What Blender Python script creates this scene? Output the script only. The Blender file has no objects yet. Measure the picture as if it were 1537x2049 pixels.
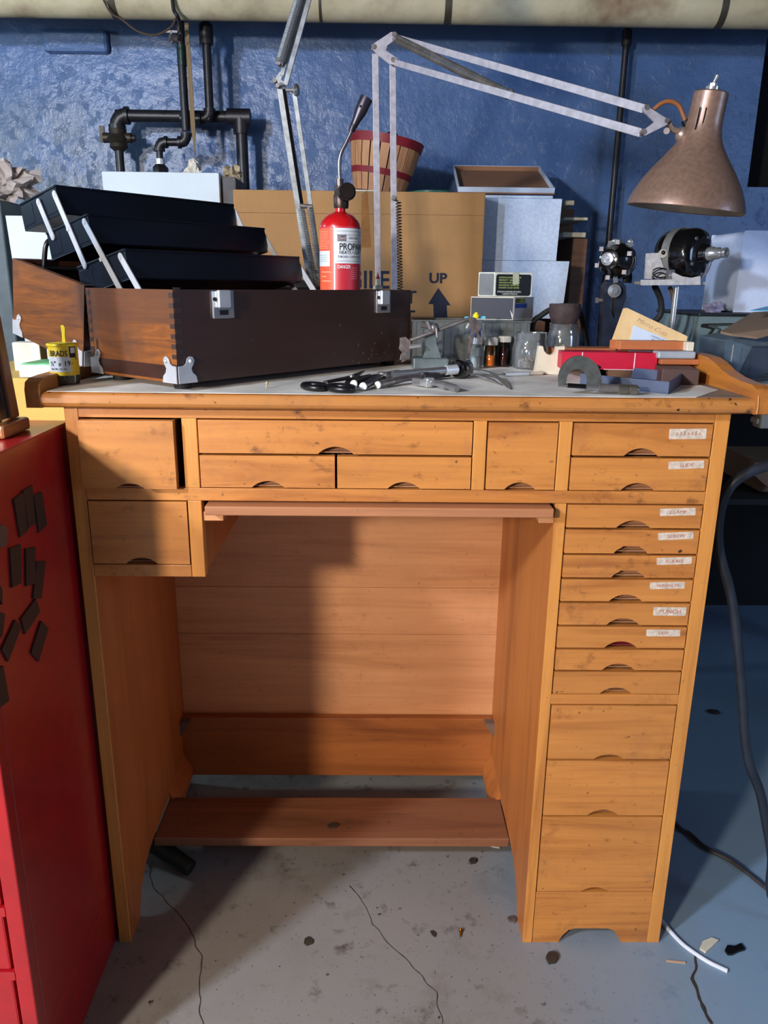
import bpy, math, random
from mathutils import Vector as V, Matrix
from mathutils import noise as mnoise
random.seed(7)
S = bpy.context.scene
COL = S.collection
PI = math.pi
# ------------------------------------------------------------------ camera
FPX, CX, CY = 1560.0, 768.5, 1024.5
YAW, PITCH, ROLL = 0.01376543, 0.28507415, 0.01144343
CAM = V((-0.03592364, -1.12235484, 1.13207393))
_F = V((math.sin(YAW)*math.cos(PITCH), math.cos(YAW)*math.cos(PITCH), -math.sin(PITCH)))
_r = V((math.cos(YAW), -math.sin(YAW), 0)); _u = _r.cross(_F)
_c, _s = math.cos(ROLL), math.sin(ROLL)
_R = _c*_r + _s*_u; _U = -_s*_r + _c*_u
cd = bpy.data.cameras.new('camera'); cam = bpy.data.objects.new('camera', cd); COL.objects.link(cam)
cd.sensor_fit = 'HORIZONTAL'; cd.sensor_width = 36.0; cd.lens = FPX/1537*36.0; cd.clip_start = 0.02
m3 = Matrix((_R, _U, -_F)).transposed()
cam.matrix_world = Matrix.Translation(CAM) @ m3.to_4x4()
S.camera = cam

def at(px, py, x=None, y=None, z=None, plane=None):
    """where the line of sight of a photo pixel meets a plane of the room"""
    d = _F + _R*((px-CX)/FPX) - _U*((py-CY)/FPX)
    if plane: t = (plane[0]-CAM).dot(plane[1])/d.dot(plane[1])
    elif x is not None: t = (x-CAM.x)/d.x
    elif y is not None: t = (y-CAM.y)/d.y
    else: t = (z-CAM.z)/d.z
    return CAM + d*t
def mpp(p): return (V(p)-CAM).dot(_F)/FPX          # metres that one photo pixel covers at p

# ------------------------------------------------------------------ objects
MW = {}
def tag(o, label=None, cat=None, group=None, kind=None):
    if label: o['label'] = label
    if cat: o['category'] = cat
    if group: o['group'] = group
    if kind: o['kind'] = kind
    return o
def thing(name, label, cat, loc=(0, 0, 0), rotz=0, group=None):
    o = bpy.data.objects.new(name, None); COL.objects.link(o)
    o.empty_display_size = 0.02
    o.location = loc; o.rotation_euler = (0, 0, rotz)
    MW[o.name] = Matrix.Translation(V(loc)) @ Matrix.Rotation(rotz, 4, 'Z')
    return tag(o, label, cat, group)

class MB:
    def __init__(s): s.v = []; s.f = []; s.m = []; s.sm = []
    def add(s, vs, fs, mi=0, smooth=False):
        b = len(s.v); s.v += [V(p) for p in vs]
        for f in fs: s.f.append([b+i for i in f]); s.m.append(mi); s.sm.append(smooth)
        return s
    def box(s, x0, x1, y0, y1, z0, z1, mi=0):
        return s.obox(V((x0, y0, z0)), V((x1-x0, 0, 0)), V((0, y1-y0, 0)), V((0, 0, z1-z0)), mi)
    def obox(s, o, a, b, c, mi=0):
        o, a, b, c = V(o), V(a), V(b), V(c)
        vs = [o, o+a, o+a+b, o+b, o+c, o+a+c, o+a+b+c, o+b+c]
        fs = [(0, 3, 2, 1), (4, 5, 6, 7), (0, 1, 5, 4), (1, 2, 6, 5), (2, 3, 7, 6), (3, 0, 4, 7)]
        if a.cross(b).dot(c) < 0: fs = [f[::-1] for f in fs]
        return s.add(vs, fs, mi)
    def prism(s, poly, ext, mi=0, smooth=False):
        poly = [V(p) for p in poly]; ext = V(ext); n = len(poly)
        nor = V((0, 0, 0))
        for i in range(n):
            nor += poly[i].cross(poly[(i+1) % n])
        if nor.dot(ext) > 0: poly = poly[::-1]
        vs = poly + [p+ext for p in poly]
        s.add(vs, [tuple(range(n)), tuple(range(2*n-1, n-1, -1))], mi)
        s.add(vs, [((i+1) % n, i, i+n, (i+1) % n+n) for i in range(n)], mi, smooth)
        return s
    def frame(s, d):
        d = V(d).normalized(); a = V((0, 0, 1)) if abs(d.z) < .9 else V((1, 0, 0))
        x = d.cross(a).normalized(); return x, d.cross(x).normalized(), d
    def lathe(s, prof, o=(0, 0, 0), d=(0, 0, 1), n=32, mi=0, smooth=True, caps=True):
        """prof: (radius, height) from bottom to top"""
        x, y, d = s.frame(d); o = V(o); vs = []; fs = []
        for r, h in prof:
            for i in range(n):
                a = 2*PI*i/n; vs.append(o + d*h + x*(r*math.cos(a)) + y*(r*math.sin(a)))
        k = len(prof)
        for j in range(k-1):
            for i in range(n):
                i2 = (i+1) % n; fs.append((j*n+i, j*n+i2, (j+1)*n+i2, (j+1)*n+i))
        s.add(vs, fs, mi, smooth)
        if caps:
            b = len(s.v)-len(vs)
            if prof[0][0] > 1e-6: s.f.append([b+i for i in range(n-1, -1, -1)]); s.m.append(mi); s.sm.append(False)
            if prof[-1][0] > 1e-6: s.f.append([b+(k-1)*n+i for i in range(n)]); s.m.append(mi); s.sm.append(False)
        return s
    def cyl(s, p0, p1, r0, r1=None, n=20, mi=0, smooth=True):
        p0, p1 = V(p0), V(p1)
        return s.lathe([(r0, 0), (r0 if r1 is None else r1, (p1-p0).length)], p0, p1-p0, n, mi, smooth)
    def tube(s, pts, r, n=10, mi=0, spline=0, caps=True):
        pts = [V(p) for p in pts]
        rs = list(r) if isinstance(r, (list, tuple)) else [r]*len(pts)
        if spline:
            q = []; qr = []; k = len(pts)
            for i in range(k-1):
                a, b, c, d = pts[max(i-1, 0)], pts[i], pts[i+1], pts[min(i+2, k-1)]
                for j in range(spline):
                    t = j/spline
                    q.append(0.5*((2*b)+(c-a)*t+(2*a-5*b+4*c-d)*t*t+(3*b-a-3*c+d)*t**3)); qr.append(rs[i]*(1-t)+rs[i+1]*t)
            q.append(pts[-1]); qr.append(rs[-1]); pts, rs = q, qr
        k = len(pts); tan = [(pts[min(i+1, k-1)]-pts[max(i-1, 0)]).normalized() for i in range(k)]
        x, y, _ = s.frame(tan[0]); vs = []; fs = []
        for i in range(k):
            if i:
                x = (x - tan[i]*x.dot(tan[i])).normalized(); y = tan[i].cross(x)
            for j in range(n):
                a = 2*PI*j/n; vs.append(pts[i]+x*(rs[i]*math.cos(a))+y*(rs[i]*math.sin(a)))
        for i in range(k-1):
            for j in range(n):
                j2 = (j+1) % n; fs.append((i*n+j, i*n+j2, (i+1)*n+j2, (i+1)*n+j))
        s.add(vs, fs, mi, True)
        if caps:
            b = len(s.v)-len(vs)
            s.f += [[b+j for j in range(n-1, -1, -1)], [b+(k-1)*n+j for j in range(n)]]; s.m += [mi, mi]; s.sm += [False, False]
        return s
    def bar(s, p0, p1, w, t, up=(0, 0, 1), mi=0, o=0.0):
        """flat bar from p0 to p1; w measured along the direction nearest to up, t across"""
        p0, p1 = V(p0), V(p1); d = (p1-p0).normalized(); c = d.cross(V(up)).normalized(); u = c.cross(d)
        return s.obox(p0-u*w/2-c*t/2, p1-p0, u*w, c*t, mi)
    def ball(s, c, r, n=16, mi=0, sc=(1, 1, 1), jag=0):
        c = V(c); vs = []; fs = []; m = n//2
        for j in range(m+1):
            th = PI*j/m
            for i in range(n):
                a = 2*PI*i/n
                p = V((math.sin(th)*math.cos(a), math.sin(th)*math.sin(a), math.cos(th)))
                k = r*(1+jag*mnoise.noise(p*2.3+c*40)+jag*.6*mnoise.noise(p*6+c*70)) if jag else r
                vs.append(c+V((p.x*sc[0], p.y*sc[1], p.z*sc[2]))*k)
        for j in range(m):
            for i in range(n):
                i2 = (i+1) % n; fs.append((j*n+i, (j+1)*n+i, (j+1)*n+i2, j*n+i2))
        return s.add(vs, fs, mi, not jag)
    def tray(s, p0, p1, d, h, t=0.002, mi=0, mi2=None, floor=None):
        """open box: p0-p1 its lower front edge, d depth vector, h height vector"""
        p0, p1, d, h = V(p0), V(p1), V(d), V(h); a = p1-p0; an = a.normalized(); dn = d.normalized(); hn = h.normalized()
        i2 = mi if mi2 is None else mi2; ft = floor or t
        s.obox(p0, a, d, hn*ft, i2)
        s.obox(p0+hn*ft, a, dn*t, h-hn*ft, mi); s.obox(p0+d-dn*t+hn*ft, a, dn*t, h-hn*ft, mi)
        s.obox(p0+dn*t+hn*ft, an*t, d-dn*2*t, h-hn*ft, mi); s.obox(p1-an*t+dn*t+hn*ft, an*t, d-dn*2*t, h-hn*ft, mi)
        return s
    def text(s, body, h, o, ax, up, mi=0, align='LEFT', sx=1.0, depth=0.0003, wrap=None, shear=0, bold=0):
        """raised lettering: h = capital height, o = baseline origin, ax/up unit vectors; wrap=(centre, axis, radius) bends it round a cylinder"""
        c = bpy.data.curves.new('lettering', 'FONT'); c.body = body; c.size = 1.0; c.align_x = align; c.shear = shear
        c.resolution_u = 3; c.offset = bold; c.fill_mode = 'BOTH'
        o_ = bpy.data.objects.new('lettering', c); me = bpy.data.meshes.new_from_object(o_)
        k = h/0.69; ax, up, o = V(ax), V(up), V(o); nr = ax.cross(up)
        vs = []
        for p in me.vertices:
            X, Y = p.co.x*k*sx, p.co.y*k
            if wrap:
                cen, axis, rad, a0 = wrap; a = a0 + X/rad
                e1, e2, d = axis
                vs.append(cen + d*(o.z+Y) + (e1*math.cos(a)+e2*math.sin(a))*(rad+depth))
            else: vs.append(o + ax*X + up*Y + nr*depth)
        s.add(vs, [tuple(f.vertices) for f in me.polygons], mi)
        bpy.data.objects.remove(o_); bpy.data.curves.remove(c); bpy.data.meshes.remove(me)
        return s
    def build(s, name, mats, parent=None, bevel=0, seg=2, local=False, sharp=40, label=None):
        if not isinstance(mats, (list, tuple)): mats = [mats]
        me = bpy.data.meshes.new(name); o = bpy.data.objects.new(name, me); COL.objects.link(o)
        vs = s.v
        if parent is not None:
            M = MW[parent.name]
            if not local:
                Mi = M.inverted(); vs = [Mi @ p for p in vs]
            o.parent = parent; MW[o.name] = M
        else:
            lo = [min(p[i] for p in vs) for i in range(3)]; hi = [max(p[i] for p in vs) for i in range(3)]
            c = V(((lo[0]+hi[0])/2, (lo[1]+hi[1])/2, lo[2])); vs = [p-c for p in vs]; o.location = c
            MW[o.name] = Matrix.Translation(c)
        me.from_pydata([tuple(p) for p in vs], [], s.f)
        for m_ in mats: me.materials.append(m_)
        me.polygons.foreach_set('material_index', s.m); me.polygons.foreach_set('use_smooth', s.sm)
        me.update()
        if any(s.sm): me.set_sharp_from_angle(angle=math.radians(sharp))
        if bevel:
            b = o.modifiers.new('edge', 'BEVEL'); b.width = bevel; b.segments = seg; b.limit_method = 'ANGLE'; b.angle_limit = math.radians(35)
            b.harden_normals = False
        if label: o['label'] = label
        return o

# ------------------------------------------------------------------ materials
def lin(c):
    return tuple((v/255/12.92 if v/255 <= .04045 else ((v/255+.055)/1.055)**2.4) for v in c)
def rgba(c): return (*lin(c), 1.0)
_mc = {}
class NT:
    def __init__(s, name):
        s.mat = bpy.data.materials.new(name); s.mat.use_nodes = True; s.t = s.mat.node_tree
        s.p = s.t.nodes['Principled BSDF']; s.tc = s.n('ShaderNodeTexCoord')
        s.co = s.tc.outputs['Object']
    def n(s, typ, **k):
        nd = s.t.nodes.new(typ)
        for a, b in k.items(): setattr(nd, a, b)
        return nd
    def l(s, a, b): s.t.links.new(a, b)
    def noise(s, scale, detail=4, rough=.55, vec=None, dist=0):
        nd = s.n('ShaderNodeTexNoise'); nd.inputs['Scale'].default_value = scale; nd.inputs['Detail'].default_value = detail
        nd.inputs['Roughness'].default_value = rough; nd.inputs['Distortion'].default_value = dist
        s.l(vec or s.co, nd.inputs['Vector']); return nd.outputs['Fac']
    def ramp(s, fac, stops, interp='LINEAR'):
        nd = s.n('ShaderNodeValToRGB'); nd.color_ramp.interpolation = interp
        el = nd.color_ramp.elements
        while len(el) < len(stops): el.new(0.5)
        for e, (p, c) in zip(el, stops): e.position = p; e.color = c if len(c) == 4 else rgba(c)
        s.l(fac, nd.inputs['Fac']); return nd.outputs['Color']
    def mix(s, a, b, fac, mode='MIX'):
        nd = s.n('ShaderNodeMix', data_type='RGBA', blend_type=mode)
        for sock, val in ((nd.inputs[6], a), (nd.inputs[7], b), (nd.inputs[0], fac)):
            if isinstance(val, (int, float)): sock.default_value = val
            elif isinstance(val, tuple): sock.default_value = val if len(val) == 4 else rgba(val)
            else: s.l(val, sock)
        return nd.outputs[2]
    def math(s, op, a, b=0.0, clamp=False):
        nd = s.n('ShaderNodeMath', operation=op, use_clamp=clamp)
        for i, val in enumerate((a, b)):
            if isinstance(val, (int, float)): nd.inputs[i].default_value = val
            else: s.l(val, nd.inputs[i])
        return nd.outputs[0]
    def mapping(s, scale=(1, 1, 1), rot=(0, 0, 0), loc=(0, 0, 0), rnd=False):
        nd = s.n('ShaderNodeMapping'); nd.inputs['Scale'].default_value = scale; nd.inputs['Rotation'].default_value = rot; nd.inputs['Location'].default_value = loc
        src = s.co
        if rnd:
            oi = s.n('ShaderNodeObjectInfo'); va = s.n('ShaderNodeVectorMath', operation='ADD')
            sc = s.n('ShaderNodeVectorMath', operation='SCALE'); cb = s.n('ShaderNodeCombineXYZ')
            for i in range(3): s.l(oi.outputs['Random'], cb.inputs[i])
            s.l(cb.outputs[0], sc.inputs[0]); sc.inputs['Scale'].default_value = 7.0
            s.l(s.co, va.inputs[0]); s.l(sc.outputs[0], va.inputs[1]); src = va.outputs[0]
        s.l(src, nd.inputs['Vector']); return nd.outputs[0]
    def bump(s, h, strength=.3, dist=.002):
        nd = s.n('ShaderNodeBump'); nd.inputs['Strength'].default_value = strength; nd.inputs['Distance'].default_value = dist
        s.l(h, nd.inputs['Height']); s.l(nd.outputs[0], s.p.inputs['Normal'])
    def set(s, col=None, rough=None, metal=None, spec=None):
        for k, v_ in (('Base Color', col), ('Roughness', rough), ('Metallic', metal), ('Specular IOR Level', spec)):
            if v_ is None: continue
            if isinstance(v_, (int, float)): s.p.inputs[k].default_value = v_
            elif isinstance(v_, tuple): s.p.inputs[k].default_value = rgba(v_)
            else: s.l(v_, s.p.inputs[k])
        return s.mat
def mat(name, col, rough=.5, metal=0, var=.12, scale=30, bump=0, bscale=60, spec=None, coat=0):
    """plain surface with a little mottling of its own colour"""
    if name in _mc: return _mc[name]
    t = NT(name); f = t.noise(scale, 5)
    dk = tuple(max(0, c*(1-var)) for c in col); lt = tuple(min(255, c*(1+var*.6)) for c in col)
    c = t.ramp(f, [(.3, dk), (.7, lt)])
    if bump: t.bump(t.noise(bscale, 4), bump, .002)
    if coat: t.p.inputs['Coat Weight'].default_value = coat; t.p.inputs['Coat Roughness'].default_value = .1
    _mc[name] = t.set(c, rough, metal, spec); return _mc[name]
def glass(name, col=(235, 245, 245), rough=.03, ior=1.45, haze=0.0):
    """thin clear wall: lets light through straight, mirrors more at grazing angles"""
    if name in _mc: return _mc[name]
    t = NT(name); tr = t.n('ShaderNodeBsdfTransparent'); gl = t.n('ShaderNodeBsdfGlossy'); mx = t.n('ShaderNodeMixShader')
    f = t.noise(14, 3); t.l(t.ramp(f, [(.2, tuple(c*.97 for c in col)), (.8, col)]), tr.inputs['Color'])
    gl.inputs['Roughness'].default_value = rough; gl.inputs['Color'].default_value = (.95, .97, 1, 1)
    fr = t.n('ShaderNodeFresnel'); fr.inputs['IOR'].default_value = ior+.12
    t.l(fr.outputs[0], mx.inputs[0]); t.l(tr.outputs[0], mx.inputs[1]); t.l(gl.outputs[0], mx.inputs[2])
    out = t.t.nodes['Material Output']; sh = mx.outputs[0]
    if haze:
        df = t.n('ShaderNodeBsdfDiffuse'); df.inputs['Color'].default_value = rgba(col); m2 = t.n('ShaderNodeMixShader'); m2.inputs[0].default_value = haze
        t.l(sh, m2.inputs[1]); t.l(df.outputs[0], m2.inputs[2]); sh = m2.outputs[0]
    t.l(sh, out.inputs['Surface']); t.t.nodes.remove(t.p)
    _mc[name] = t.mat; return t.mat
def wood(name, base, dark, grain='X', rough=.35, scale=1.0, stain=.0, wear=.0, coat=.0, contrast=1.0, stain_col=(70, 38, 20)):
    if name in _mc: return _mc[name]
    t = NT(name)
    st = {'X': (1.2, 14, 14), 'Y': (14, 1.2, 14), 'Z': (14, 14, 1.2)}[grain]
    mp = t.mapping(tuple(v_*scale for v_ in st), rnd=True)
    f1 = t.noise(2.2, 6, .6, mp, dist=.7)
    st2 = {'X': (2.5, 110, 110), 'Y': (110, 2.5, 110), 'Z': (110, 110, 2.5)}[grain]
    f2 = t.noise(2.0, 3, .6, t.mapping(tuple(v_*scale for v_ in st2), rnd=True))
    mid = tuple(b*(.75)+d*.25 for b, d in zip(base, dark))
    k = .5/contrast
    c = t.ramp(f1, [(max(.0, .5-.25*2*k), dark), (.47, mid), (min(1, .5+.2*2*k), base)])
    c = t.mix(c, tuple(d*.8 for d in dark), t.math('MULTIPLY', t.math('SUBTRACT', f2, .5, True), .9), 'MIX')
    big = t.noise(4, 2, .5, t.mapping((1, 1, 1), rnd=True))
    c = t.mix(c, tuple(v_*.86 for v_ in base), t.math('MULTIPLY', t.math('SUBTRACT', big, .45, True), 1.6, True))
    if stain:
        sp = t.noise(26, 5, .62, t.mapping((1, 1, 1.6), rnd=True))
        c = t.mix(c, stain_col, t.math('MULTIPLY', t.math('SUBTRACT', sp, .64-.04*stain, True), 8*stain, True))
        dt = t.noise(95, 2, .5, t.mapping((1, 1, 1), rnd=True))
        c = t.mix(c, tuple(v_*.5 for v_ in stain_col), t.math('MULTIPLY', t.math('SUBTRACT', dt, .70, True), 14*stain, True))
    if wear:
        wn = t.noise(9, 6, .7, t.mapping((1, 1, 1), rnd=True))
        c = t.mix(c, (120, 78, 66), t.math('MULTIPLY', t.math('SUBTRACT', wn, .54, True), 4*wear, True))
        w2 = t.noise(38, 5, .75, t.mapping((1, 1, 1), rnd=True)); gate = t.math('MULTIPLY', t.math('SUBTRACT', t.noise(6, 2, .5, t.mapping((1, 1, 1), loc=(3, 1, 2), rnd=True)), .48, True), 6, True)
        c = t.mix(c, (96, 52, 26), t.math('MULTIPLY', t.math('MULTIPLY', t.math('SUBTRACT', w2, .54, True), 7*wear, True), gate))
    t.bump(f2, .08, .0008)
    if coat: t.p.inputs['Coat Weight'].default_value = coat; t.p.inputs['Coat Roughness'].default_value = .25
    _mc[name] = t.set(c, rough); return _mc[name]
def card(name, col, rough=.85):
    """corrugated board: fine ribs across the sheet and a little scuffing"""
    if name in _mc: return _mc[name]
    t = NT(name); f = t.noise(3, 6, .65); g = t.noise(2, 2, .5, t.mapping((160, 160, 6)))
    c = t.ramp(f, [(.3, tuple(v_*.86 for v_ in col)), (.65, col)])
    c = t.mix(c, tuple(v_*.8 for v_ in col), t.math('MULTIPLY', t.math('SUBTRACT', g, .5, True), .8))
    t.bump(g, .15, .001); _mc[name] = t.set(c, rough); return _mc[name]
# ------------------------------------------------------------------ palette
W_BENCH = wood('bench_maple', (204, 135, 64), (146, 82, 34), 'X', .42, 1.0, stain=.6, wear=.5, coat=.15)
W_BENCHV = wood('bench_maple_upright', (218, 149, 70), (160, 92, 38), 'Z', .42, 1.0, stain=.25, wear=.1, coat=.15)
W_PANEL = wood('bench_plywood', (218, 156, 106), (172, 110, 66), 'X', .45, .6, stain=.3, wear=.2)
W_PANELV = wood('bench_side_panel', (188, 114, 54), (140, 78, 36), 'Z', .45, .6, stain=.15)
W_TOP = wood('bench_top_maple', (186, 124, 62), (150, 92, 46), 'X', .35, 1.0, stain=.9, wear=.5, coat=.2)
W_GALL = wood('gallery_maple', (196, 124, 48), (130, 74, 40), 'Y', .4, 1.0, stain=.3, wear=.2, coat=.15)
W_PULL = wood('pull_out_board', (176, 118, 78), (140, 88, 60), 'X', .5, 1.0, stain=.2)
W_IN = wood('drawer_inside', (168, 120, 84), (110, 74, 50), 'X', .6, 1.0, stain=.5)
def walnut(name, band, k_=1.0):
    t = NT(name); sx = t.n('ShaderNodeSeparateXYZ'); t.l(t.co, sx.inputs[0])
    f = t.noise(3.0, 6, .62, t.mapping((6, 2.2, 26)), dist=1.2); g = t.noise(7, 4, .6)
    c = t.ramp(f, [(.30, (86*k_, 46*k_, 14*k_)), (.48, (122*k_, 68*k_, 18*k_)), (.62, (142*k_, 80*k_, 18*k_)), (.8, (158*k_, 92*k_, 22*k_))])
    c = t.mix(c, (78, 48, 30), t.math('MULTIPLY', t.math('SUBTRACT', g, .44, True), 3.2, True))
    if band:   # the upper plank is the darker heartwood
        k = t.math('MULTIPLY', t.math('SUBTRACT', sx.outputs[2], .088), 160, True)
        c = t.mix(c, (84, 50, 28), t.math('MULTIPLY', k, .75))
    fine = t.noise(2, 3, .6, t.mapping((110, 3, 110))); t.bump(fine, .1, .0008)
    return t.set(c, .5)
W_BOXE = walnut('walnut_end', True); W_LID = walnut('walnut_lid', False, .84)
W_BOXF = wood('walnut_front', (62, 34, 24), (38, 20, 14), 'X', .38, .8, coat=.12, contrast=.7)
W_FRAME = wood('frame_wood', (150, 92, 50), (96, 52, 30), 'Z', .4, 1.0, wear=.3)
W_SLAT = wood('slat_wood', (190, 112, 66), (130, 70, 40), 'X', .5, 1.0, stain=.4)
W_OLD = wood('old_table_wood', (120, 84, 56), (72, 46, 30), 'X', .6, 1.0, stain=.5)
W_SPLINT = wood('basket_splint', (196, 146, 104), (150, 100, 66), 'Z', .6, 1.0)
W_DARK = wood('dark_box_wood', (84, 60, 54), (56, 38, 34), 'X', .5, 1.0)
RED_CAB = mat('red_enamel', (158, 15, 25), .32, var=.08, coat=.2)
RED_HOOP = mat('red_hoop', (128, 22, 34), .5)
MAGNET = mat('dark_strip', (40, 30, 30), .55, var=.1)
STEEL = mat('steel', (172, 172, 174), .3, .85, var=.12, scale=60)
CHROME = mat('chrome', (222, 225, 228), .16, .85, var=.03)
ALU = mat('aluminium', (205, 208, 212), .4, .5, var=.06)
GUN = mat('dull_steel', (120, 114, 112), .45, .6, var=.25, scale=50)
IRON = mat('black_iron', (34, 33, 36), .42, .3, var=.3, scale=30, bump=.2)
BLACK = mat('black_plastic', (16, 16, 19), .35, var=.2)
BLACKG = mat('black_gloss', (7, 7, 9), .12, var=.1, coat=.8)
NAVY = mat('navy_enamel', (7, 13, 27), .33, var=.2, spec=.28)
NAVY_IN = mat('navy_inside', (14, 34, 74), .35, var=.15)
RUBBER = mat('rubber', (18, 17, 18), .7)
CARD = card('cardboard', (178, 134, 84))
CARD_IN = card('cardboard_inside', (150, 106, 74))
CARD_G = card('grey_brown_board', (126, 104, 84))
CARD_Y = card('yellow_carton', (222, 184, 96))
WHITE = mat('white_board', (204, 216, 222), .7, var=.04, scale=6)
FOAM = mat('polystyrene', (206, 222, 242), .8, var=.06, scale=120, bump=.15, bscale=220)
PAPER = mat('paper', (214, 208, 194), .85, var=.08, scale=12)
MAT = None
INK = mat('ink', (18, 18, 26), .7)
INKN = mat('navy_ink', (22, 26, 48), .75)
REDI = mat('red_ink', (176, 108, 92), .8)
LABEL = mat('label_paper', (202, 186, 168), .8, var=.14, scale=140)
LAMPW = mat('lamp_arm_paint', (158, 155, 164), .45, .2, var=.12, scale=80)
LAMPG = mat('lamp_arm_steel', (140, 146, 150), .4, .6, var=.18, scale=60)
BRONZE = mat('bronze_paint', (132, 106, 92), .38, .4, var=.1, scale=160, coat=.2)
GREYCASE = mat('grey_case', (104, 124, 128), .45, var=.08)
GREYM = mat('grey_metal', (96, 100, 104), .5, .2, var=.2)
GLASS = glass('clear_glass', (250, 253, 253), .04, 1.5, haze=.05)
PLASTIC = glass('clear_plastic', (246, 249, 250), .12, 1.3)
BRASS = mat('brass', (176, 142, 72), .3, 1, var=.2)
RUST = mat('rusty_iron', (66, 52, 52), .75, .2, var=.3, scale=60, bump=.3)
MANILA = mat('manila', (222, 190, 138), .8, var=.06)
CREAM = mat('cream_plastic', (214, 206, 184), .5, var=.06)

# ------------------------------------------------------------------ room shell
def floor_mat():
    t = NT('painted_concrete_floor')
    f = t.noise(1.3, 6, .6); g = t.noise(22, 6, .65)
    c = t.ramp(f, [(.3, (112, 108, 102)), (.52, (132, 128, 122)), (.72, (124, 124, 124))])
    c = t.mix(c, (96, 84, 70), t.math('MULTIPLY', t.math('SUBTRACT', t.noise(5, 6, .7), .55, True), 3.5, True))
    c = t.mix(c, (60, 46, 36), t.math('MULTIPLY', t.math('SUBTRACT', g, .585, True), 6, True))
    c = t.mix(c, (40, 32, 28), t.math('MULTIPLY', t.math('SUBTRACT', t.noise(70, 3, .6), .645, True), 10, True)); c = t.mix(c, (30, 26, 24), t.math('MULTIPLY', t.math('SUBTRACT', t.noise(190, 2, .5), .685, True), 14, True))
    sx = t.n('ShaderNodeSeparateXYZ'); t.l(t.co, sx.inputs[0])
    # cool light falling right of the bench, put into the floor colour as a blue tint
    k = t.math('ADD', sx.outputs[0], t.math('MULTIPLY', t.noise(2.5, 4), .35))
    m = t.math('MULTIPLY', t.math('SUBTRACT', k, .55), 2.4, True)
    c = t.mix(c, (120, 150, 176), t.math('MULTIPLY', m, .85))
    t.bump(t.noise(40, 5, .6), .12, .002)
    return t.set(c, .55)
def wall_mat():
    t = NT('blue_painted_concrete')
    f = t.noise(3, 6, .6)
    c = t.ramp(f, [(.3, (60, 87, 128)), (.7, (80, 108, 152))])
    sx = t.n('ShaderNodeSeparateXYZ'); t.l(t.co, sx.inputs[0])
    # bare, damp-stained patch on the lower left, where the paint has come off
    px = t.math('MULTIPLY', t.math('SUBTRACT', -.42, sx.outputs[0]), 2.4, True)
    pz = t.math('MULTIPLY', t.math('SUBTRACT', 1.78, sx.outputs[2]), 3.5, True)
    st = t.math('MULTIPLY', t.math('MULTIPLY', px, pz), t.math('MULTIPLY', t.math('SUBTRACT', t.noise(3.4, 7, .72), .34, True), 6, True), True)
    gr = t.ramp(t.noise(28, 5, .7), [(.3, (36, 44, 44)), (.5, (70, 80, 82)), (.72, (112, 122, 122))])
    c = t.mix(c, gr, t.math('MULTIPLY', st, .85))
    dk = t.math('MULTIPLY', t.math('SUBTRACT', t.noise(60, 3, .6), .68, True), 6, True)
    c = t.mix(c, (34, 44, 60), dk)
    h = t.math('ADD', t.math('MULTIPLY', t.noise(9, 7, .62), 1.0), t.math('MULTIPLY', t.math('SUBTRACT', t.noise(26, 6, .7), .55, True), 1.2))
    t.bump(h, .45, .02)
    return t.set(c, .33)
WALLY = 1.80; CEIL = 2.12
DARKROOM = mat('dark_void', (16, 16, 18), .9)
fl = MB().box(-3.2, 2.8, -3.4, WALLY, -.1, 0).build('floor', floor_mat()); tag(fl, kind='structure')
wm = wall_mat()
# back wall with the dark niche at its right end
nx0, nz0, nz1 = 1.262, 1.47, 1.93
wb = MB(); wb.box(-3.2, nx0, WALLY, WALLY+.25, 0, CEIL); wb.box(nx0, 2.8, WALLY, WALLY+.25, 0, nz0); wb.box(nx0, 2.8, WALLY, WALLY+.25, nz1, CEIL)
wb.box(1.9, 2.8, WALLY, WALLY+.25, nz0, nz1)
wb = wb.build('wall_back', wm); tag(wb, kind='structure')
nb = MB().box(nx0, 1.9, WALLY+.2, WALLY+.25, nz0, nz1).build('window_1', DARKROOM); tag(nb, kind='structure')
# a rough ledge of concrete left proud of the wall, upper left
a, b = at(88, 62, y=WALLY), at(222, 110, y=WALLY)
lg = MB(); lg.box(a.x, b.x, WALLY-.03, WALLY+.01, b.z, a.z); tag(lg.build('trim_1', wm, bevel=.012), kind='structure')
tag(MB().box(-3.2, 2.8, -3.4, WALLY+.25, CEIL, CEIL+.1).build('ceiling', mat('dark_boards', (70, 58, 44), .8, var=.3, scale=5)), kind='structure')
PLAINW = mat('plain_wall', (70, 78, 92), .8)
tag(MB().box(-3.3, -3.2, -3.4, WALLY, 0, CEIL).build('wall_left', PLAINW), kind='structure')
tag(MB().box(2.8, 2.9, -3.4, WALLY, 0, CEIL).build('wall_right', PLAINW), kind='structure')
tag(MB().box(-3.2, 2.8, -3.5, -3.4, 0, CEIL).build('wall_front', PLAINW), kind='structure')

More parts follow.
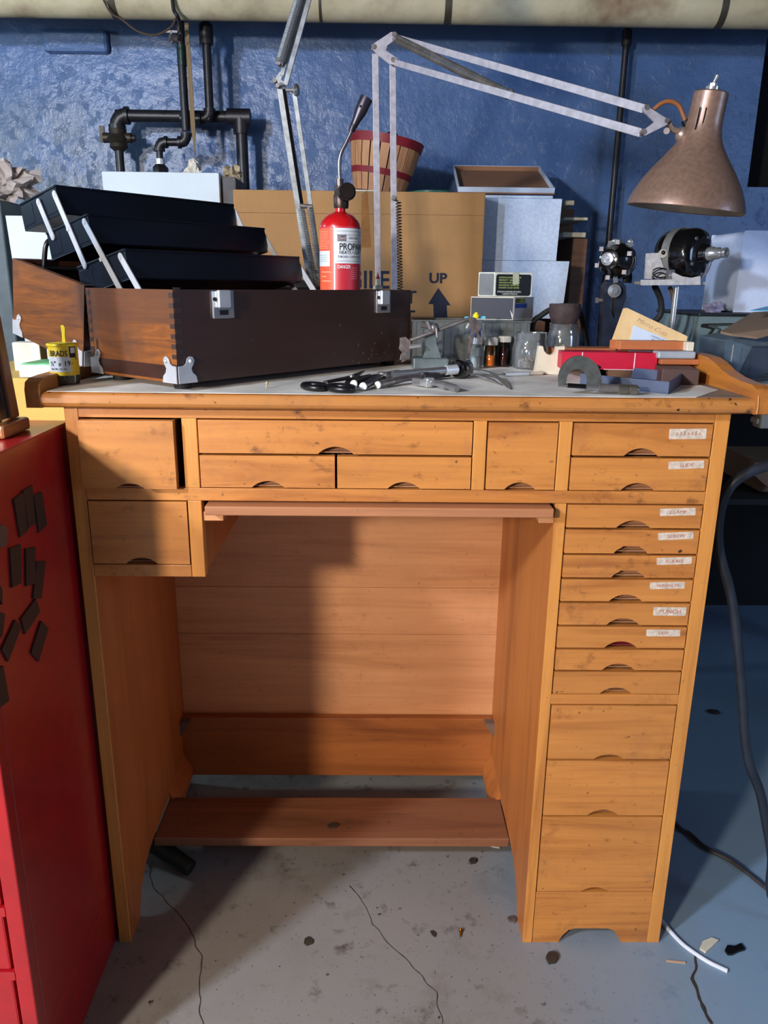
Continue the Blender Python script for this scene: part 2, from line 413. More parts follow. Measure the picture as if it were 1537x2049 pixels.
# floor cracks: thin dark lines of grit lying in the concrete
CRACK = mat('crack_grit', (52, 44, 38), .95)
def crack(pts, w):
    m = MB(); P = [at(px, py, z=0) for px, py in pts]
    q = []
    for i in range(len(P)-1):
        for j in range(8):
            p = P[i].lerp(P[i+1], j/8); k = mnoise.noise(p*37)*.006; q.append(p+V((k, mnoise.noise(p*31+V((3, 1, 2)))*.004, 0)))
    q.append(P[-1]); vs = []; fs = []
    for i, p in enumerate(q):
        d = (q[min(i+1, len(q)-1)]-q[max(i-1, 0)]).normalized(); n_ = V((-d.y, d.x, 0))
        ww = w*(.55+.9*abs(mnoise.noise(p*50)))
        vs += [p+n_*ww+V((0, 0, .0006)), p-n_*ww+V((0, 0, .0006))]
        if i: b = 2*i; fs.append((b-2, b-1, b+1, b))
    m.add(vs, fs)
    o = m.build('trim_crack', CRACK); tag(o, kind='structure'); return o
crack([(296, 1722), (306, 1775), (345, 1815), (380, 1860), (405, 1915), (398, 1970), (403, 2030), (410, 2060)], .0009)
crack([(700, 1772), (722, 1800), (745, 1845), (775, 1885), (810, 1920), (840, 1950), (870, 1985), (885, 2049)], .0008)
crack([(1392, 1905), (1386, 1960), (1400, 2000), (1425, 2049)], .0032)

# ------------------------------------------------------------------ overhead pipe and wall pipes
PIPEC = None
def lagging():
    t = NT('canvas_lagging'); f = t.noise(4, 6, .65)
    c = t.ramp(f, [(.3, (134, 124, 98)), (.5, (178, 168, 138)), (.7, (196, 188, 160))])
    c = t.mix(c, (104, 62, 38), t.math('MULTIPLY', t.math('SUBTRACT', t.noise(2.2, 5, .6), .56, True), 6, True))
    t.bump(t.noise(30, 4), .2, .003); return t.set(c, .8)
PY = 1.52; pz = at(768, 44, y=PY-.0).z+.052
pp = thing('overhead_pipe', 'canvas-lagged pipe running along the wall under the ceiling', 'pipe', (0, PY, pz))
pm = MB(); pm.cyl((-3.15, PY, pz), (2.75, PY, pz), .055, n=32); pm.build('lagging', lagging(), pp)
BAND = mat('lagging_band', (58, 52, 40), .6)
for px in (222, 898, 1452, 640):
    x = at(px, 20, y=PY-.055).x; m = MB(); w = .010 if px != 640 else .004
    m.cyl((x-w, PY, pz), (x+w, PY, pz), .0565, n=32); m.build('strap', BAND, pp)
# hangers to the ceiling so that the pipe is carried
for x in (-2.2, -.3, 1.6):
    MB().box(x-.012, x+.012, PY-.002, PY+.002, pz+.05, CEIL).build('hanger', IRON, pp)
y0 = WALLY-.12
def W(px, py, y=None): return at(px, py, y=y0 if y is None else y)
def elbow(m, c, d1, d2, r):
    c, d1, d2 = V(c), V(d1), V(d2); L = r*1.9
    pts = [c+d1*L]+[c+d1*(L*(1-t))*(1-t)+d2*(L*t*t) for t in (.25, .5, .75)]+[c+d2*L]
    m.tube(pts, r*1.22, 14); m.cyl(c+d1*L*.75, c+d1*L*1.1, r*1.4, n=16); m.cyl(c+d2*L*.75, c+d2*L*1.1, r*1.4, n=16)
L_, R_, UP, DN = V((-1, 0, 0)), V((1, 0, 0)), V((0, 0, 1)), V((0, 0, -1))
# large gas pipe: elbow with a cock at its left end, run to a tee, then down
g = thing('gas_pipe', 'thick black iron pipe with a cock at its left end and a tee', 'pipe', (W(360, 233).x, y0, W(360, 233).z))
hz = W(360, 233).z; r = 12*mpp(W(360, 233)); xl = W(233, 233).x; xt = W(482, 235).x
m = MB(); m.cyl((xl, y0, hz), (xt, y0, hz), r*.95); m.build('run', IRON, g)
m = MB(); elbow(m, (xl, y0, hz), R_, DN, r); m.build('elbow', IRON, g)
m = MB(); zt = W(236, 255).z; zb_ = W(236, 302).z
m.lathe([(r*.9, 0), (r*1.5, .01), (r*1.35, (zt-zb_)*.3), (r*1.9, (zt-zb_)*.5), (r*1.3, (zt-zb_)*.7), (r*1.5, (zt-zb_)*.9), (r*.9, zt-zb_)], (xl, y0, zb_), (0, 0, 1), 20)
zc = W(236, 276).z; m.cyl((xl-r*2.4, y0, zc), (xl+r*2.3, y0, zc), r*.8); m.cyl((xl+r*2.2, y0, zc), (xl+r*2.9, y0, zc), r*.55)
m.box(xl-r*3, xl-r*2.2, y0-.004, y0+.004, zc-r*.7, zc+r*1.8); m.build('cock', mat('dirty_brass', (60, 54, 46), .5, .6, var=.3), g)
m = MB(); m.cyl((xl, y0, W(236, 300).z), (xl, y0, 1.03), r*.72); m.build('drop', IRON, g)
m = MB(); m.cyl((xt-r*2.2, y0, hz), (xt+r*1.6, y0, hz), r*1.35); m.cyl((xt, y0, hz), (xt, y0, hz-r*2.6), r*1.35); m.build('tee', IRON, g)
m = MB(); m.cyl((xt, y0, hz), (xt+.012, y0, .03), r*.98); m.build('drop', IRON, g)
# riser coming down from the ceiling beside it
xr = W(422, 160).x
g = thing('riser_pipe', 'black iron riser dropping from under the lagged pipe to a low elbow', 'pipe', (xr, y0-.045, W(422, 240).z))
m = MB(); r2 = 8.5*mpp(W(422, 160)); m.cyl((xr, y0-.045, W(422, 238).z), (xr, y0-.045, CEIL), r2); m.build('run', IRON, g)
m = MB(); m.cyl((xr, y0-.045, W(420, 98).z), (xr, y0-.045, W(416, 58).z), r2*1.6); m.build('coupling', IRON, g)
m = MB(); zz = W(418, 243).z; elbow(m, (xr, y0-.045, zz), UP, L_, r2); xq = W(368, 248).x; m.cyl((xr, y0-.045, zz), (xq, y0-.045, zz), r2); m.build('elbow', IRON, g)
# thinner water pipe with green paint, a small tap and a dog-leg to a union
GREENP = mat('green_black_pipe', (20, 44, 40), .35, .2, var=.4)
g = thing('water_pipe', 'thin dark pipe with green paint and a dog-leg ending in a union', 'pipe', (W(372, 200).x, y0-.09, W(372, 300).z))
yy = y0-.09; r3 = 8*mpp(W(372, 200)); x1 = at(369, 200, y=yy).x
m = MB(); m.cyl((x1, yy, W(372, 262, yy).z), (x1-.004, yy, CEIL), r3); m.build('run', IRON, g)
m = MB(); m.cyl((x1, yy, W(372, 132, yy).z), (x1, yy, W(368, 92, yy).z), r3*1.15); m.build('painted_length', GREENP, g)
m = MB(); zt = W(352, 82, yy).z; m.cyl((x1, yy, zt), (x1-.03, yy-.02, zt+.004), r3*.8); m.cyl((x1-.024, yy-.018, zt-.012), (x1-.024, yy-.018, zt+.022), .004); m.bar((x1-.045, yy-.018, zt+.02), (x1-.005, yy-.018, zt+.02), .006, .006); m.build('tap', GUN, g)
zl = at(372, 285, y=yy).z; x2 = at(318, 285, y=yy).x
m = MB(); elbow(m, (x1, yy, zl), UP, L_, r3); m.cyl((x1, yy, zl), (x2, yy, zl), r3*.9); elbow(m, (x2, yy, zl), R_, DN, r3); m.build('elbow', IRON, g)
m = MB(); m.cyl((x2, yy, zl), (x2, yy, at(318, 318, y=yy).z), r3*.8); m.build('nipple', IRON, g)
m = MB(); za = at(318, 318, y=yy).z; m.cyl((x2, yy, za), (x2, yy, za-.018), r3*1.1); m.build('silver_band', ALU, g)
m = MB(); m.lathe([(r3*1.9, 0), (r3*1.9, .02), (r3*1.2, .03)], (x2, yy, za-.046), (0, 0, 1), 6, smooth=False); m.cyl((x2, yy, za-.046), (x2, yy, 1.03), r3*.8); m.build('union', IRON, g)
# thin pipe on the right half of the wall
xa, za = at(1256, 60, y=WALLY-.06).x, CEIL; p2 = at(1216, 470, y=WALLY-.06)
g = thing('conduit', 'thin dark conduit standing against the blue wall behind the desk lamp', 'pipe', (xa, WALLY-.06, 0))
m = MB(); m.cyl((xa-.004, WALLY-.06, 0), (xa, WALLY-.06, CEIL), 6*mpp(p2)); m.build('tube', IRON, g)
m = MB(); zz = at(1255, 75, y=WALLY-.06).z; m.cyl((xa, WALLY-.06, zz-.025), (xa, WALLY-.06, zz+.02), 9*mpp(p2)); m.build('collar', IRON, g)
# loose wires and a hanging lath, upper left
m = MB(); a = [at(px, py, y=PY-.062) for px, py in ((206, -2), (222, 26), (243, 38))]+[at(px, py, y=PY-.064) for px, py in ((275, 62), (310, 70), (340, 56), (352, 36))]
m.tube(a, .003, 6, spline=6); tag(m.build('hanging_wire', mat('brown_wire', (64, 48, 36), .6)), 'thin brown wire drooping from the lagged pipe near the upper left corner', 'wire')
m = MB(); a = [at(px, py, y=PY-.065) for px, py in ((345, -4), (348, 20), (356, 34))]+[at(px, py, y=PY+.02) for px, py in ((362, 60), (358, 80))]
m.tube(a, .006, 8, spline=6); tag(m.build('hanging_cable', IRON), 'short black cable hanging over the lagged pipe', 'cable')
ly = PY+.045
a, b, c = at(373, 45, y=ly), at(386, 250, y=ly), at(390, 311, y=ly)
m = MB(); w_ = .006; m.prism([a+V((-w_, 0, 0)), a+V((w_, 0, 0)), b+V((w_*1.2, 0, 0)), c, b-V((w_*1.2, 0, 0))], (0, .004, 0))
tag(m.build('hanging_lath', wood('lath_wood', (128, 104, 66), (84, 66, 42), 'Z', .7)), 'narrow splintered wooden lath hanging in front of the iron pipes', 'lath')
# ------------------------------------------------------------------ the workbench
B = thing('workbench', "maple jeweller's workbench with many shallow notched drawers and a kneehole", 'workbench', (0, 0, 0))
YB = .462
W_RAIL = wood('bench_rail', (176, 104, 50), (118, 64, 28), 'X', .45, .6, stain=.3)
W_FOOT = wood('worn_footrest', (136, 86, 56), (90, 54, 34), 'X', .6, .8, stain=.5, wear=.3)
def bp(name, mat_, *boxes, bevel=.0012, **k):
    m = MB()
    for b in boxes: m.box(*b)
    return m.build(name, mat_, B, bevel=bevel, **k)
# left side panel, arched at the foot
def side(name, x0, x1, mt, arch=((.060, 0), (.066, .022), (.084, .05), (.115, .072), (.16, .083), (.22, .087), (.30, .087), (.36, .08), (.40, .055), (.415, .02), (.418, 0)), top=.957, y1=YB):
    b_ = MB().box(x0, x1, 0, .0056, 0, top).build('front_post', W_BENCHV, B, bevel=.0008)
    pr = [V((x0, .006, top)), V((x0, .006, 0))]+[V((x0, y, z)) for y, z in arch]+[V((x0, y1, 0)), V((x0, y1, top))]
    return MB().prism(pr, (x1-x0, 0, 0)).build(name, mt, B, bevel=.0015)
side('side_panel', -.483, -.463, W_PANELV)
side('side_panel', .237, .2535, W_PANELV, top=.8183)
side('side_panel', .461, .483, W_PANELV, arch=((.06, 0), (.08, .03), (.38, .03), (.41, 0)))
bp('back_panel', W_PANEL, (-.463, .461, YB-.012, YB, .186, .3900), (-.463, .461, YB-.012, YB, .3906, .5005), (-.463, .461, YB-.012, YB, .5011, .957), bevel=.0006)
bp('back_rail', W_RAIL, (-.463, .237, .428, .447, .046, .194))
for sx_, x in ((1, -.463), (-1, .237)):
    MB().prism([V((x, .4279, .194)), V((x+sx_*.022, .4279, .194)), V((x, .4279, .160))], (0, -.02, 0)).build('corner_block', mat('grey_block', (104, 84, 70), .7), B)
    MB().prism([V((x, .427, .102)), V((x+sx_*.018, .427, .0649)), V((x+sx_*.018, .427, .046)), V((x, .427, .046))], (0, -.135, 0)).build('cleat', W_PANELV, B)
bp('footrest', W_FOOT, (-.463, .237, .170, .298, .064, .083), bevel=.002)
# face frame
bp('apron', W_BENCH, (-.463, .461, .0, .018, .942, .9575))
bp('rail', W_BENCH, (-.463, .461, 0, .018, .8185, .838))
bp('rail', W_BENCH, (-.463, -.314, 0, .018, .697, .7165))
bp('rail', W_BENCH, (.2535, .461, 0, .018, .4805, .4985))
for x0, x1, z0, z1 in ((-.3155, -.2935, .838, .942), (.109, .1285, .838, .942), (.234, .2535, .838, .942), (-.3135, -.293, .697, .8185)):
    bp('stile', W_BENCHV, (x0, x1, 0, .018, z0, z1))
bp('divider', W_PANELV, (-.3135, -.296, .018, YB-.012, .697, .8185), (-.463, -.3135, .018, YB-.012, .697, .703))
bp('dust_board', W_PANEL, (-.463, .461, .018, YB-.012, .8235, .8285))
# pull-out board with its two runners
bp('pull_out_board', W_PULL, (-.2845, .2305, -.02, .40, .8015, .8155), bevel=.0015)
for x0, x1 in ((-.293, -.262), (.214, .237)):
    bp('runner', W_PANEL, (x0, x1, .004, .40, .786, .8005))
# plinth of the right pedestal with its cut-out
pl = [V((.2545, .001, 0)), V((.2545, .001, .1095)), V((.4605, .001, .1095)), V((.4605, .001, 0)), V((.414, .001, 0)), V((.408, .001, .012)), V((.399, .001, .026)), V((.387, .001, .0305)), V((.330, .001, .0305)), V((.318, .001, .027)), V((.308, .001, .015)), V((.301, .001, 0))]
MB().prism(pl, (0, .018, 0)).build('plinth', W_BENCH, B, bevel=.0012)
# worktop with a rounded nose
m = MB(); prof = [(YB+.08, .9595), (-.022, .9595), (-.0275, .962), (-.030, .967), (-.030, .974), (-.0275, .979), (-.022, .9815), (YB+.08, .9815)]
m.prism([V((-.5015, y, z)) for y, z in prof], (1.003, 0, 0)); m.build('worktop', W_TOP, B, bevel=.0015)
MB().box(-.47, .47, -.012, .02, .9575, .9597).build('cornice', W_BENCH, B)
gp = [(-.030, .9595), (-.0305, .985), (-.026, .995), (-.012, .9995), (.02, 1.0005), (.055, 1.003), (.092, 1.009), (.120, 1.0175), (.15, 1.0235), (.185, 1.025), (YB+.03, 1.025), (YB+.03, .9595)]
for x0 in (-.5225, .5015):
    q_ = gp if x0 > 0 else [p for p in gp[:5]]+[(YB+.03, 1.0005), gp[-1]]
    MB().prism([V((x0, y, z)) for y, z in q_], (.021, 0, 0)).build('gallery', W_GALL, B, bevel=.002)
MB().tube([(.5045, -.0315, .9605), (.5048, -.0318, .972), (.5035, -.0312, .986)], .0007, 6).build('end_seam', mat('pale_edge', (224, 160, 100), .5), B)
# drawers
def drawer(x0, x1, z0, z1, out=0.0, text=None, lx=None, lz=None, lw=.052, lh=.014, rot=0.0, red=False, nw=.050, nh=.0115, shape=0, tilt=0):
    g = .0018; a0, a1, b0, b1 = x0+g, x1-g, z0+g, z1-g; y = -.0008-out; th = .014; cx = (a0+a1)/2
    pts = [V((a0, y, b0)), V((a0, y, b1)), V((a1, y, b1)), V((a1, y, b0))]
    if shape == 0:
        k = [(nw/2*math.cos(t), nh*math.sin(t)) for t in [PI*i/14 for i in range(15)]]
        rad = (nw*nw/4+nh*nh)/(2*nh); th0 = math.asin(min(1, nw/2/rad)); k = [(rad*math.sin(th0-2*th0*i/14), rad*math.cos(th0-2*th0*i/14)-(rad-nh)) for i in range(15)]
    else:
        k = [(nw/2, 0), (nw/2-.004, nh*.45), (nw/2-.012, nh*.85), (nw/4, nh), (0, nh*1.02), (-nw/4, nh), (-nw/2+.012, nh*.85), (-nw/2+.004, nh*.45), (-nw/2, 0)]
    pts += [V((cx+dx, y, b0+max(0, dz))) for dx, dz in k]
    m = MB().prism(pts, (0, th, 0))
    d = m.build('drawer', W_BENCH, B, bevel=.0008)
    # the finger scoop behind the notch and the box of the drawer
    m = MB(); yb_ = y+th
    m.prism([V((cx-nw/2-.002, yb_+.0001, b0+.002)), V((cx+nw/2+.002, yb_+.0001, b0+.002)), V((cx+nw/2+.002, yb_+.009, b0+nh+.004)), V((cx-nw/2-.002, yb_+.009, b0+nh+.004))], (0, .003, 0))
    m.box(cx-nw/2-.004, cx+nw/2+.004, yb_-.004, yb_+.0001, b0-.0002, b0+.0018)
    m.build('finger_scoop', mat('red_felt', (120, 20, 28), .8) if red else W_IN, d)
    m = MB(); m.box(a0+.004, a1-.004, yb_+.013, yb_+.018, b0+.004, b1-.003); m.box(a0+.004, a0+.01, yb_+.0185, .40, b0+.004, b1-.004); m.box(a1-.01, a1-.004, yb_+.0185, .40, b0+.004, b1-.004); m.box(a0+.0105, a1-.0105, yb_+.0185, .40, b0+.004, b0+.008)
    m.build('drawer_box', W_IN, d)
    if text is not None:
        ax = V((math.cos(rot), 0, math.sin(rot))); up = V((-math.sin(rot), 0, math.cos(rot)))
        o = V((lx, y-.0004, lz)); m = MB(); e = .0014
        pl = [(-lw/2+e, -lh/2), (lw/2-e*.4, -lh/2+.0002), (lw/2, -lh/2+e), (lw/2-.0004, lh/2-e*.3), (lw/2-e*.6, lh/2), (-lw/2+e*.3, lh/2-.0003), (-lw/2, lh/2-e), (-lw/2+.0003, -lh/2+e)]
        m.prism([o+ax*p+up*q_ for p, q_ in pl], (0, .0006, 0), 0)
        if text == '~':
            for j in range(7):
                p = o+ax*(-.017+j*.0055)+V((0, -.0003, 0)); hh = .0022+.0012*((j*7) % 3)
                m.tube([p-up*hh*.6, p+ax*.0012+up*hh, p+ax*.0026-up*hh*.5], .00035, 4, 1)
        elif text:
            m.text(text, lh*.42, o-up*lh*.2+V((0, -.0001, 0)), ax, up, 1, 'CENTER', sx=1.15, shear=.1)
        m.build('paper_label', [LABEL, REDI], d, label='worn white paper label with faded red hand lettering')
    return d
def lab(px, py): p = at(px, py, y=0); return dict(lx=p.x, lz=p.z)
drawer(-.4625, -.3225, .838, .942, out=.014, nw=.044, nh=.008)
drawer(-.463, -.3135, .7165, .8185, nw=.048, nh=.010)
drawer(-.2935, .109, .8895, .942, nw=.052, nh=.011); drawer(-.2935, -.092, .838, .8895, nw=.048, nh=.010); drawer(-.092, .109, .838, .8895, nw=.048, nh=.010)
drawer(.1285, .234, .838, .942, nw=.046, nh=.011)
X0, X1 = .2535, .4605
drawer(X0, X1, .8905, .942, text='~', rot=.012, lh=.0155, lw=.055, **lab(1376, 868))
drawer(X0, X1, .838, .8905, text='SLIDE', rot=.045, lh=.012, lw=.053, **lab(1373, 930))
zs = [.8185, .7795, .7385, .699, .6595, .6195, .5800, .5410, .4985]
tx = ['CLAMP', 'SCREW', 'SCRAPE', 'WRENCH', 'PUNCH', 'SAW', None, None]
lc = [(1356, 1024, .03), (1352, 1072, .045), (1349, 1122, .035), (1335, 1171, .02), (1340, 1223, -.01), (1327, 1266, -.005)]
for i in range(8):
    kw = {}
    if tx[i]: kw = dict(text=tx[i], rot=lc[i][2], lw=.054 if i != 4 else .052, lh=.0118 if i != 4 else .0145, **lab(lc[i][0], lc[i][1]))
    if i == 3: kw['lh'] = .0115
    drawer(X0, X1, zs[i+1], zs[i], nw=.052, nh=.0115, shape=1 if i in (1, 2) else 0, red=(i == 5), **kw)
drawer(X0, X1, .3775, .4805, nw=.050, nh=.009); drawer(X0, X1, .268, .3775, nw=.052, nh=.011); drawer(X0, X1, .1105, .268, nw=.048, nh=.009)

# ------------------------------------------------------------------ red tool cabinet, left
CX0, CX1, CY0, CY1, CZ = -1.02, -.4905, -.289, .043, .930
Rc = thing('tool_cabinet', 'red enamelled steel drawer cabinet standing beside the bench', 'cabinet', (-.75, CY0, 0))
m = MB(); m.box(CX0, CX1, CY0+.02, CY1, .115, CZ); m.box(CX1-.022, CX1, CY0, CY0+.02, 0, CZ); m.box(CX0, CX0+.022, CY0, CY0+.02, 0, CZ)
m.box(CX0, CX0+.004, CY0+.02, CY1, 0, .115); m.box(CX1-.004, CX1, CY0+.02, CY1, 0, .115); m.box(CX0, CX1, CY1-.004, CY1, 0, .115)
m.build('body', RED_CAB, Rc, bevel=.003)
MB().box(CX0+.022, CX1-.022, CY0+.01, CY1-.004, .004, .012).build('bottom_shelf', mat('red_primer', (120, 42, 26), .6), Rc)
zz = [.125, .235, .34, .455, .575, .69, .805, .922]
dz = at(30, 1962, x=CX1-.022).z
for i in range(7):
    d = MB().box(CX0+.026, CX1-.026, CY0+.002, CY0+.02, zz[i]+.008, zz[i+1]-.008).build('drawer', RED_CAB, Rc, bevel=.003)
    MB().box(CX0+.1, CX1-.1, CY0-.012, CY0+.002, zz[i+1]-.03, zz[i+1]-.018).build('pull', CHROME, d, bevel=.002)
    MB().box(CX0+.022, CX1-.022, CY0, CY0+.0195, zz[i]-.007, zz[i]+.007).build('rail', RED_CAB, Rc)
# dark strips stuck on the cabinet's side, measured on that side
def strip(quad, lab_, nm='magnetic_strip', grp='dark strips on the red cabinet', mt=MAGNET):
    P = [at(px, py, x=CX1)-V((.0004, 0, 0)) for px, py in quad]
    m = MB().prism(P, (.003, 0, 0)); tag(m.build(nm, mt, bevel=.0004), lab_, 'strip', grp)
sq = [([(24, 999), (43, 985), (52, 1062), (37, 1075)], 'dark strip on the red cabinet, left one of the topmost trio'),
      ([(43, 982), (61, 971), (68, 1047), (53, 1058)], 'dark strip on the red cabinet, tallest middle one of the topmost trio'),
      ([(64, 991), (81, 984), (91, 1050), (75, 1066)], 'dark strip on the red cabinet, right one of the topmost trio, nearest the bench'),
      ([(16, 1097), (38, 1089), (40, 1166), (21, 1176)], 'upright dark strip alone on the red cabinet beneath the topmost trio'),
      ([(48, 1098), (68, 1094), (67, 1168), (49, 1173)], 'upright dark strip on the red cabinet touching a lower-set strip at its right'),
      ([(70, 1123), (88, 1122), (80, 1198), (63, 1198)], 'slightly leaning dark strip, lower of the touching upright pair on the red cabinet'),
      ([(39, 1238), (69, 1197), (77, 1224), (47, 1269)], 'steeply slanted short dark strip midway down the red cabinet side'),
      ([(0, 1299), (27, 1240), (39, 1254), (13, 1324)], 'long slanted dark strip on the red cabinet, just below the short slanted one'),
      ([(59, 1306), (79, 1242), (94, 1257), (74, 1324)], 'slanted dark strip on the red cabinet, lowest one nearest the bench leg'),
      ([(-12, 1290), (-14, 1220), (6, 1228), (2, 1270)], 'dark strip at the frame edge level with the slanted strips', ),
      ([(-16, 1180), (-16, 1150), (1, 1180), (1, 1210)], 'dark strip barely showing at the frame edge beneath the rounded grey tab'),
      ([(-10, 1340), (3, 1332), (15, 1402), (-4, 1416)], 'lowest dark strip on the red cabinet, cut by the frame edge')]
for qd, lb in sq: strip(qd, lb)
P = at(0, 1073, x=CX1); m = MB(); m.cyl(P, P+V((.003, 0, 0)), .014, n=24); tag(m.build('grey_tab', mat('grey_tab', (92, 76, 64), .6)), 'rounded grey tab stuck on the red cabinet side above the strips', 'tab')

# framed mirror standing on the cabinet, parallel to its right side
mx = at(45, 860, z=CZ).x; e0, e1_ = at(45, 842, x=mx), at(13, 640, x=mx)
Fr = thing('framed_mirror', 'wood-framed mirror standing on the red cabinet at the left edge', 'mirror', (mx, e0.y, CZ))
lean = -.07
def FP(y, z, o=0): return V((mx+lean*z+o, y, CZ+.0006+z))
yf_ = at(45, 850, x=mx).y; MHt = .50; y2_ = -.112
up_ = FP(0, MHt)-FP(0, 0); wB = .024
for y in (yf_-wB, y2_): MB().obox(FP(y, .018, -.012), (.012, 0, 0), (0, wB, 0), up_).build('side_rail', W_FRAME, Fr, bevel=.003)
MB().obox(FP(y2_, 0, -.026), (.036, 0, 0), (0, yf_-y2_+.004, 0), (0, 0, .0175)).build('bottom_rail', wood('frame_sill', (176, 112, 64), (120, 68, 38), 'Y', .35, coat=.3), Fr, bevel=.004)
MB().obox(FP(y2_, MHt+.019, -.022), (.024, 0, 0), (0, yf_-y2_, 0), (0, 0, .03)).build('top_rail', W_FRAME, Fr, bevel=.003)
MB().obox(FP(y2_+wB+.0005, .020, -.009), (.004, 0, 0), (0, yf_-y2_-2*wB-.001, 0), up_*.98).build('mirror_glass', mat('old_mirror', (110, 124, 128), .12, .9, var=.5, scale=7), Fr)
# ------------------------------------------------------------------ cantilever tool chest, standing askew on the bench
TZ = .9825; TL, TD, TH, TB = .5392, .2133, .127, .0115
TY = math.radians(50.79)
T = thing('tool_chest', 'dark walnut cantilever tool chest standing open and askew on the bench', 'tool chest', (-.3106, -.0221, TZ), TY)
TM = MW[T.name]
def TW(u, v, w): return TM @ V((u, v, w))
def tb(m, name, mt, par=None, **k): return m.build(name, mt, par or T, local=True, **k)
t_ = .0095; z0, z1 = TB, TB+TH
m = MB(); m.box(t_, TL-t_, t_, TD-t_, z0, z0+.008)                          # floor
m.box(0, TL, 0, t_, z0, z1, 1); m.box(0, TL, TD-t_, TD, z0, z1, 1)           # long walls
m.box(-.0003, 0, 0, t_, z0, z1, 0); m.box(-.0003, 0, TD-t_, TD, z0, z1, 0); m.box(.0, t_, t_, TD-t_, z0, z1, 0); m.box(TL-t_, TL, t_, TD-t_, z0, z1, 0)  # ends
# finger joints show as a ladder of dark end grain at both ends of the left side
JOINT = mat('end_grain', (58, 42, 36), .5, var=.25)
for j in range(9):
    zz = z0+.006+j*.0138
    if zz+.0065 < z1: m.box(-.0007, -.0003, .0, t_, zz, zz+.0065, 2); m.box(-.0007, -.0003, TD-t_, TD, zz, zz+.0065, 2); m.box(0.0006, .012, -.0005, 0, zz+.0069, zz+.0135, 2)
tb(m, 'chest_base', [W_BOXE, W_BOXF, JOINT])
m = MB(); m.box(-.0004, 0, t_+.001, TD-t_-.001, z0+.004, z0+.024); tb(m, 'base_moulding', W_BOXF)
# black edge lining round the rim
for u, v in ((.03, .03), (TL-.03, .03), (.03, TD-.03), (TL-.03, TD-.03)):
    m = MB(); m.cyl((u, v, 0), (u, v, TB), .012, .014, n=20); tb(m, 'foot', RUBBER)
for u in (.085, .455):      # latches on the front
    m = MB(); m.box(u-.020, u+.020, -.0035, 0, z1-.040, z1-.001); lt = tb(m, 'latch', CHROME, bevel=.003, seg=3)
    m = MB(); m.box(u-.013, u+.009, -.010, -.0035, z1-.025, z1-.0005); tb(m, 'latch_lever', ALU, lt, bevel=.0015)
    m = MB(); m.cyl((u-.0165, -.0036, z1-.013), (u-.0165, -.0055, z1-.013), .0028, n=14); m.box(u-.008, u+.008, -.0039, -.0034, z1-.035, z1-.028); tb(m, 'latch_slot', BLACK, lt)
def corner(o, a, b, up, par, name='corner_bracket'):
    """stamped corner: two lobed plates folded round the edge that leaves o along up"""
    o, a, b, up = V(o), V(a), V(b), V(up)
    m = MB(); e = .0013
    lobe = [(0, 0), (.032, 0), (.030, .009), (.024, .014), (.022, .020), (.026, .026), (.028, .031), (.025, .036), (.020, .037), (.0155, .034), (.013, .027), (.009, .0245), (.0, .024)]
    for d, q in ((a, b), (b, a)):
        m.prism([o-q*e+d*x+up*y for x, y in lobe], -q*e)
        m.ball(o-q*(e*2)+d*.021+up*.0305, .0032, 10, 0, (1, 1, 1))
    tb(m, name, ALU, par)
X_, Y_, Z_ = V((1, 0, 0)), V((0, 1, 0)), V((0, 0, 1))
corner((0, 0, z0), X_, Y_, Z_, T); corner((0, TD, z0), X_, -Y_, Z_, T); corner((TL, 0, z0), -X_, Y_, Z_, T); corner((TL, TD, z0), -X_, -Y_, Z_, T)
# lid: swung right over, lying behind the base with its hollow side up
la = math.radians(11.3); ld = V((0, math.cos(la), math.sin(la))); ln = V((0, -math.sin(la), math.cos(la)))
lo = V((0, TD+.002, z1+.003)); LH = .125
def LP(u, d, n_): return V((u, 0, 0))+lo+ld*d+ln*n_
m = MB()
def lbox(u0, u1, d0, d1, n0, n1, mi=0): m.obox(LP(u0, d0, n0), V((u1-u0, 0, 0)), ld*(d1-d0), ln*(n1-n0), mi)
lbox(t_, TL-t_, t_, TD-t_, -LH, -LH+.008); lbox(0, TL, 0, t_, -LH, 0, 1); lbox(0, TL, TD-t_, TD, -LH, 0, 1)
lbox(0, t_, t_, TD-t_, -LH, 0); lbox(-.0003, 0, 0, TD, -LH, 0); lbox(TL-t_, TL, t_, TD-t_, -LH, 0)
lid = tb(m, 'lid', [W_LID, W_BOXF], bevel=.0012)
corner(LP(0, TD, -LH), X_, -ld, ln, lid); corner(LP(0, 0, -LH), X_, ld, ln, lid); corner(LP(TL, TD, -LH), -X_, -ld, ln, lid)
m = MB(); dh = TD-.016
m.tube([LP(.046, dh, -.01), LP(.048, dh, .016), LP(.051, dh, .028), LP(.058, dh, .034), LP(.075, dh, .036), LP(.19, dh, .036), LP(.203, dh, .034), LP(.209, dh, .026), LP(.21, dh, -.01)], .0042, 10, spline=3)
m.obox(LP(.03, TD-.03, -.012), V((.2, 0, 0)), ld*.02, ln*.003); tb(m, 'carry_handle', BLACK, lid)
m = MB(); m.cyl((.03, TD+.001, z1+.001), (TL-.03, TD+.001, z1+.001), .003, n=10); tb(m, 'hinge', GUN)
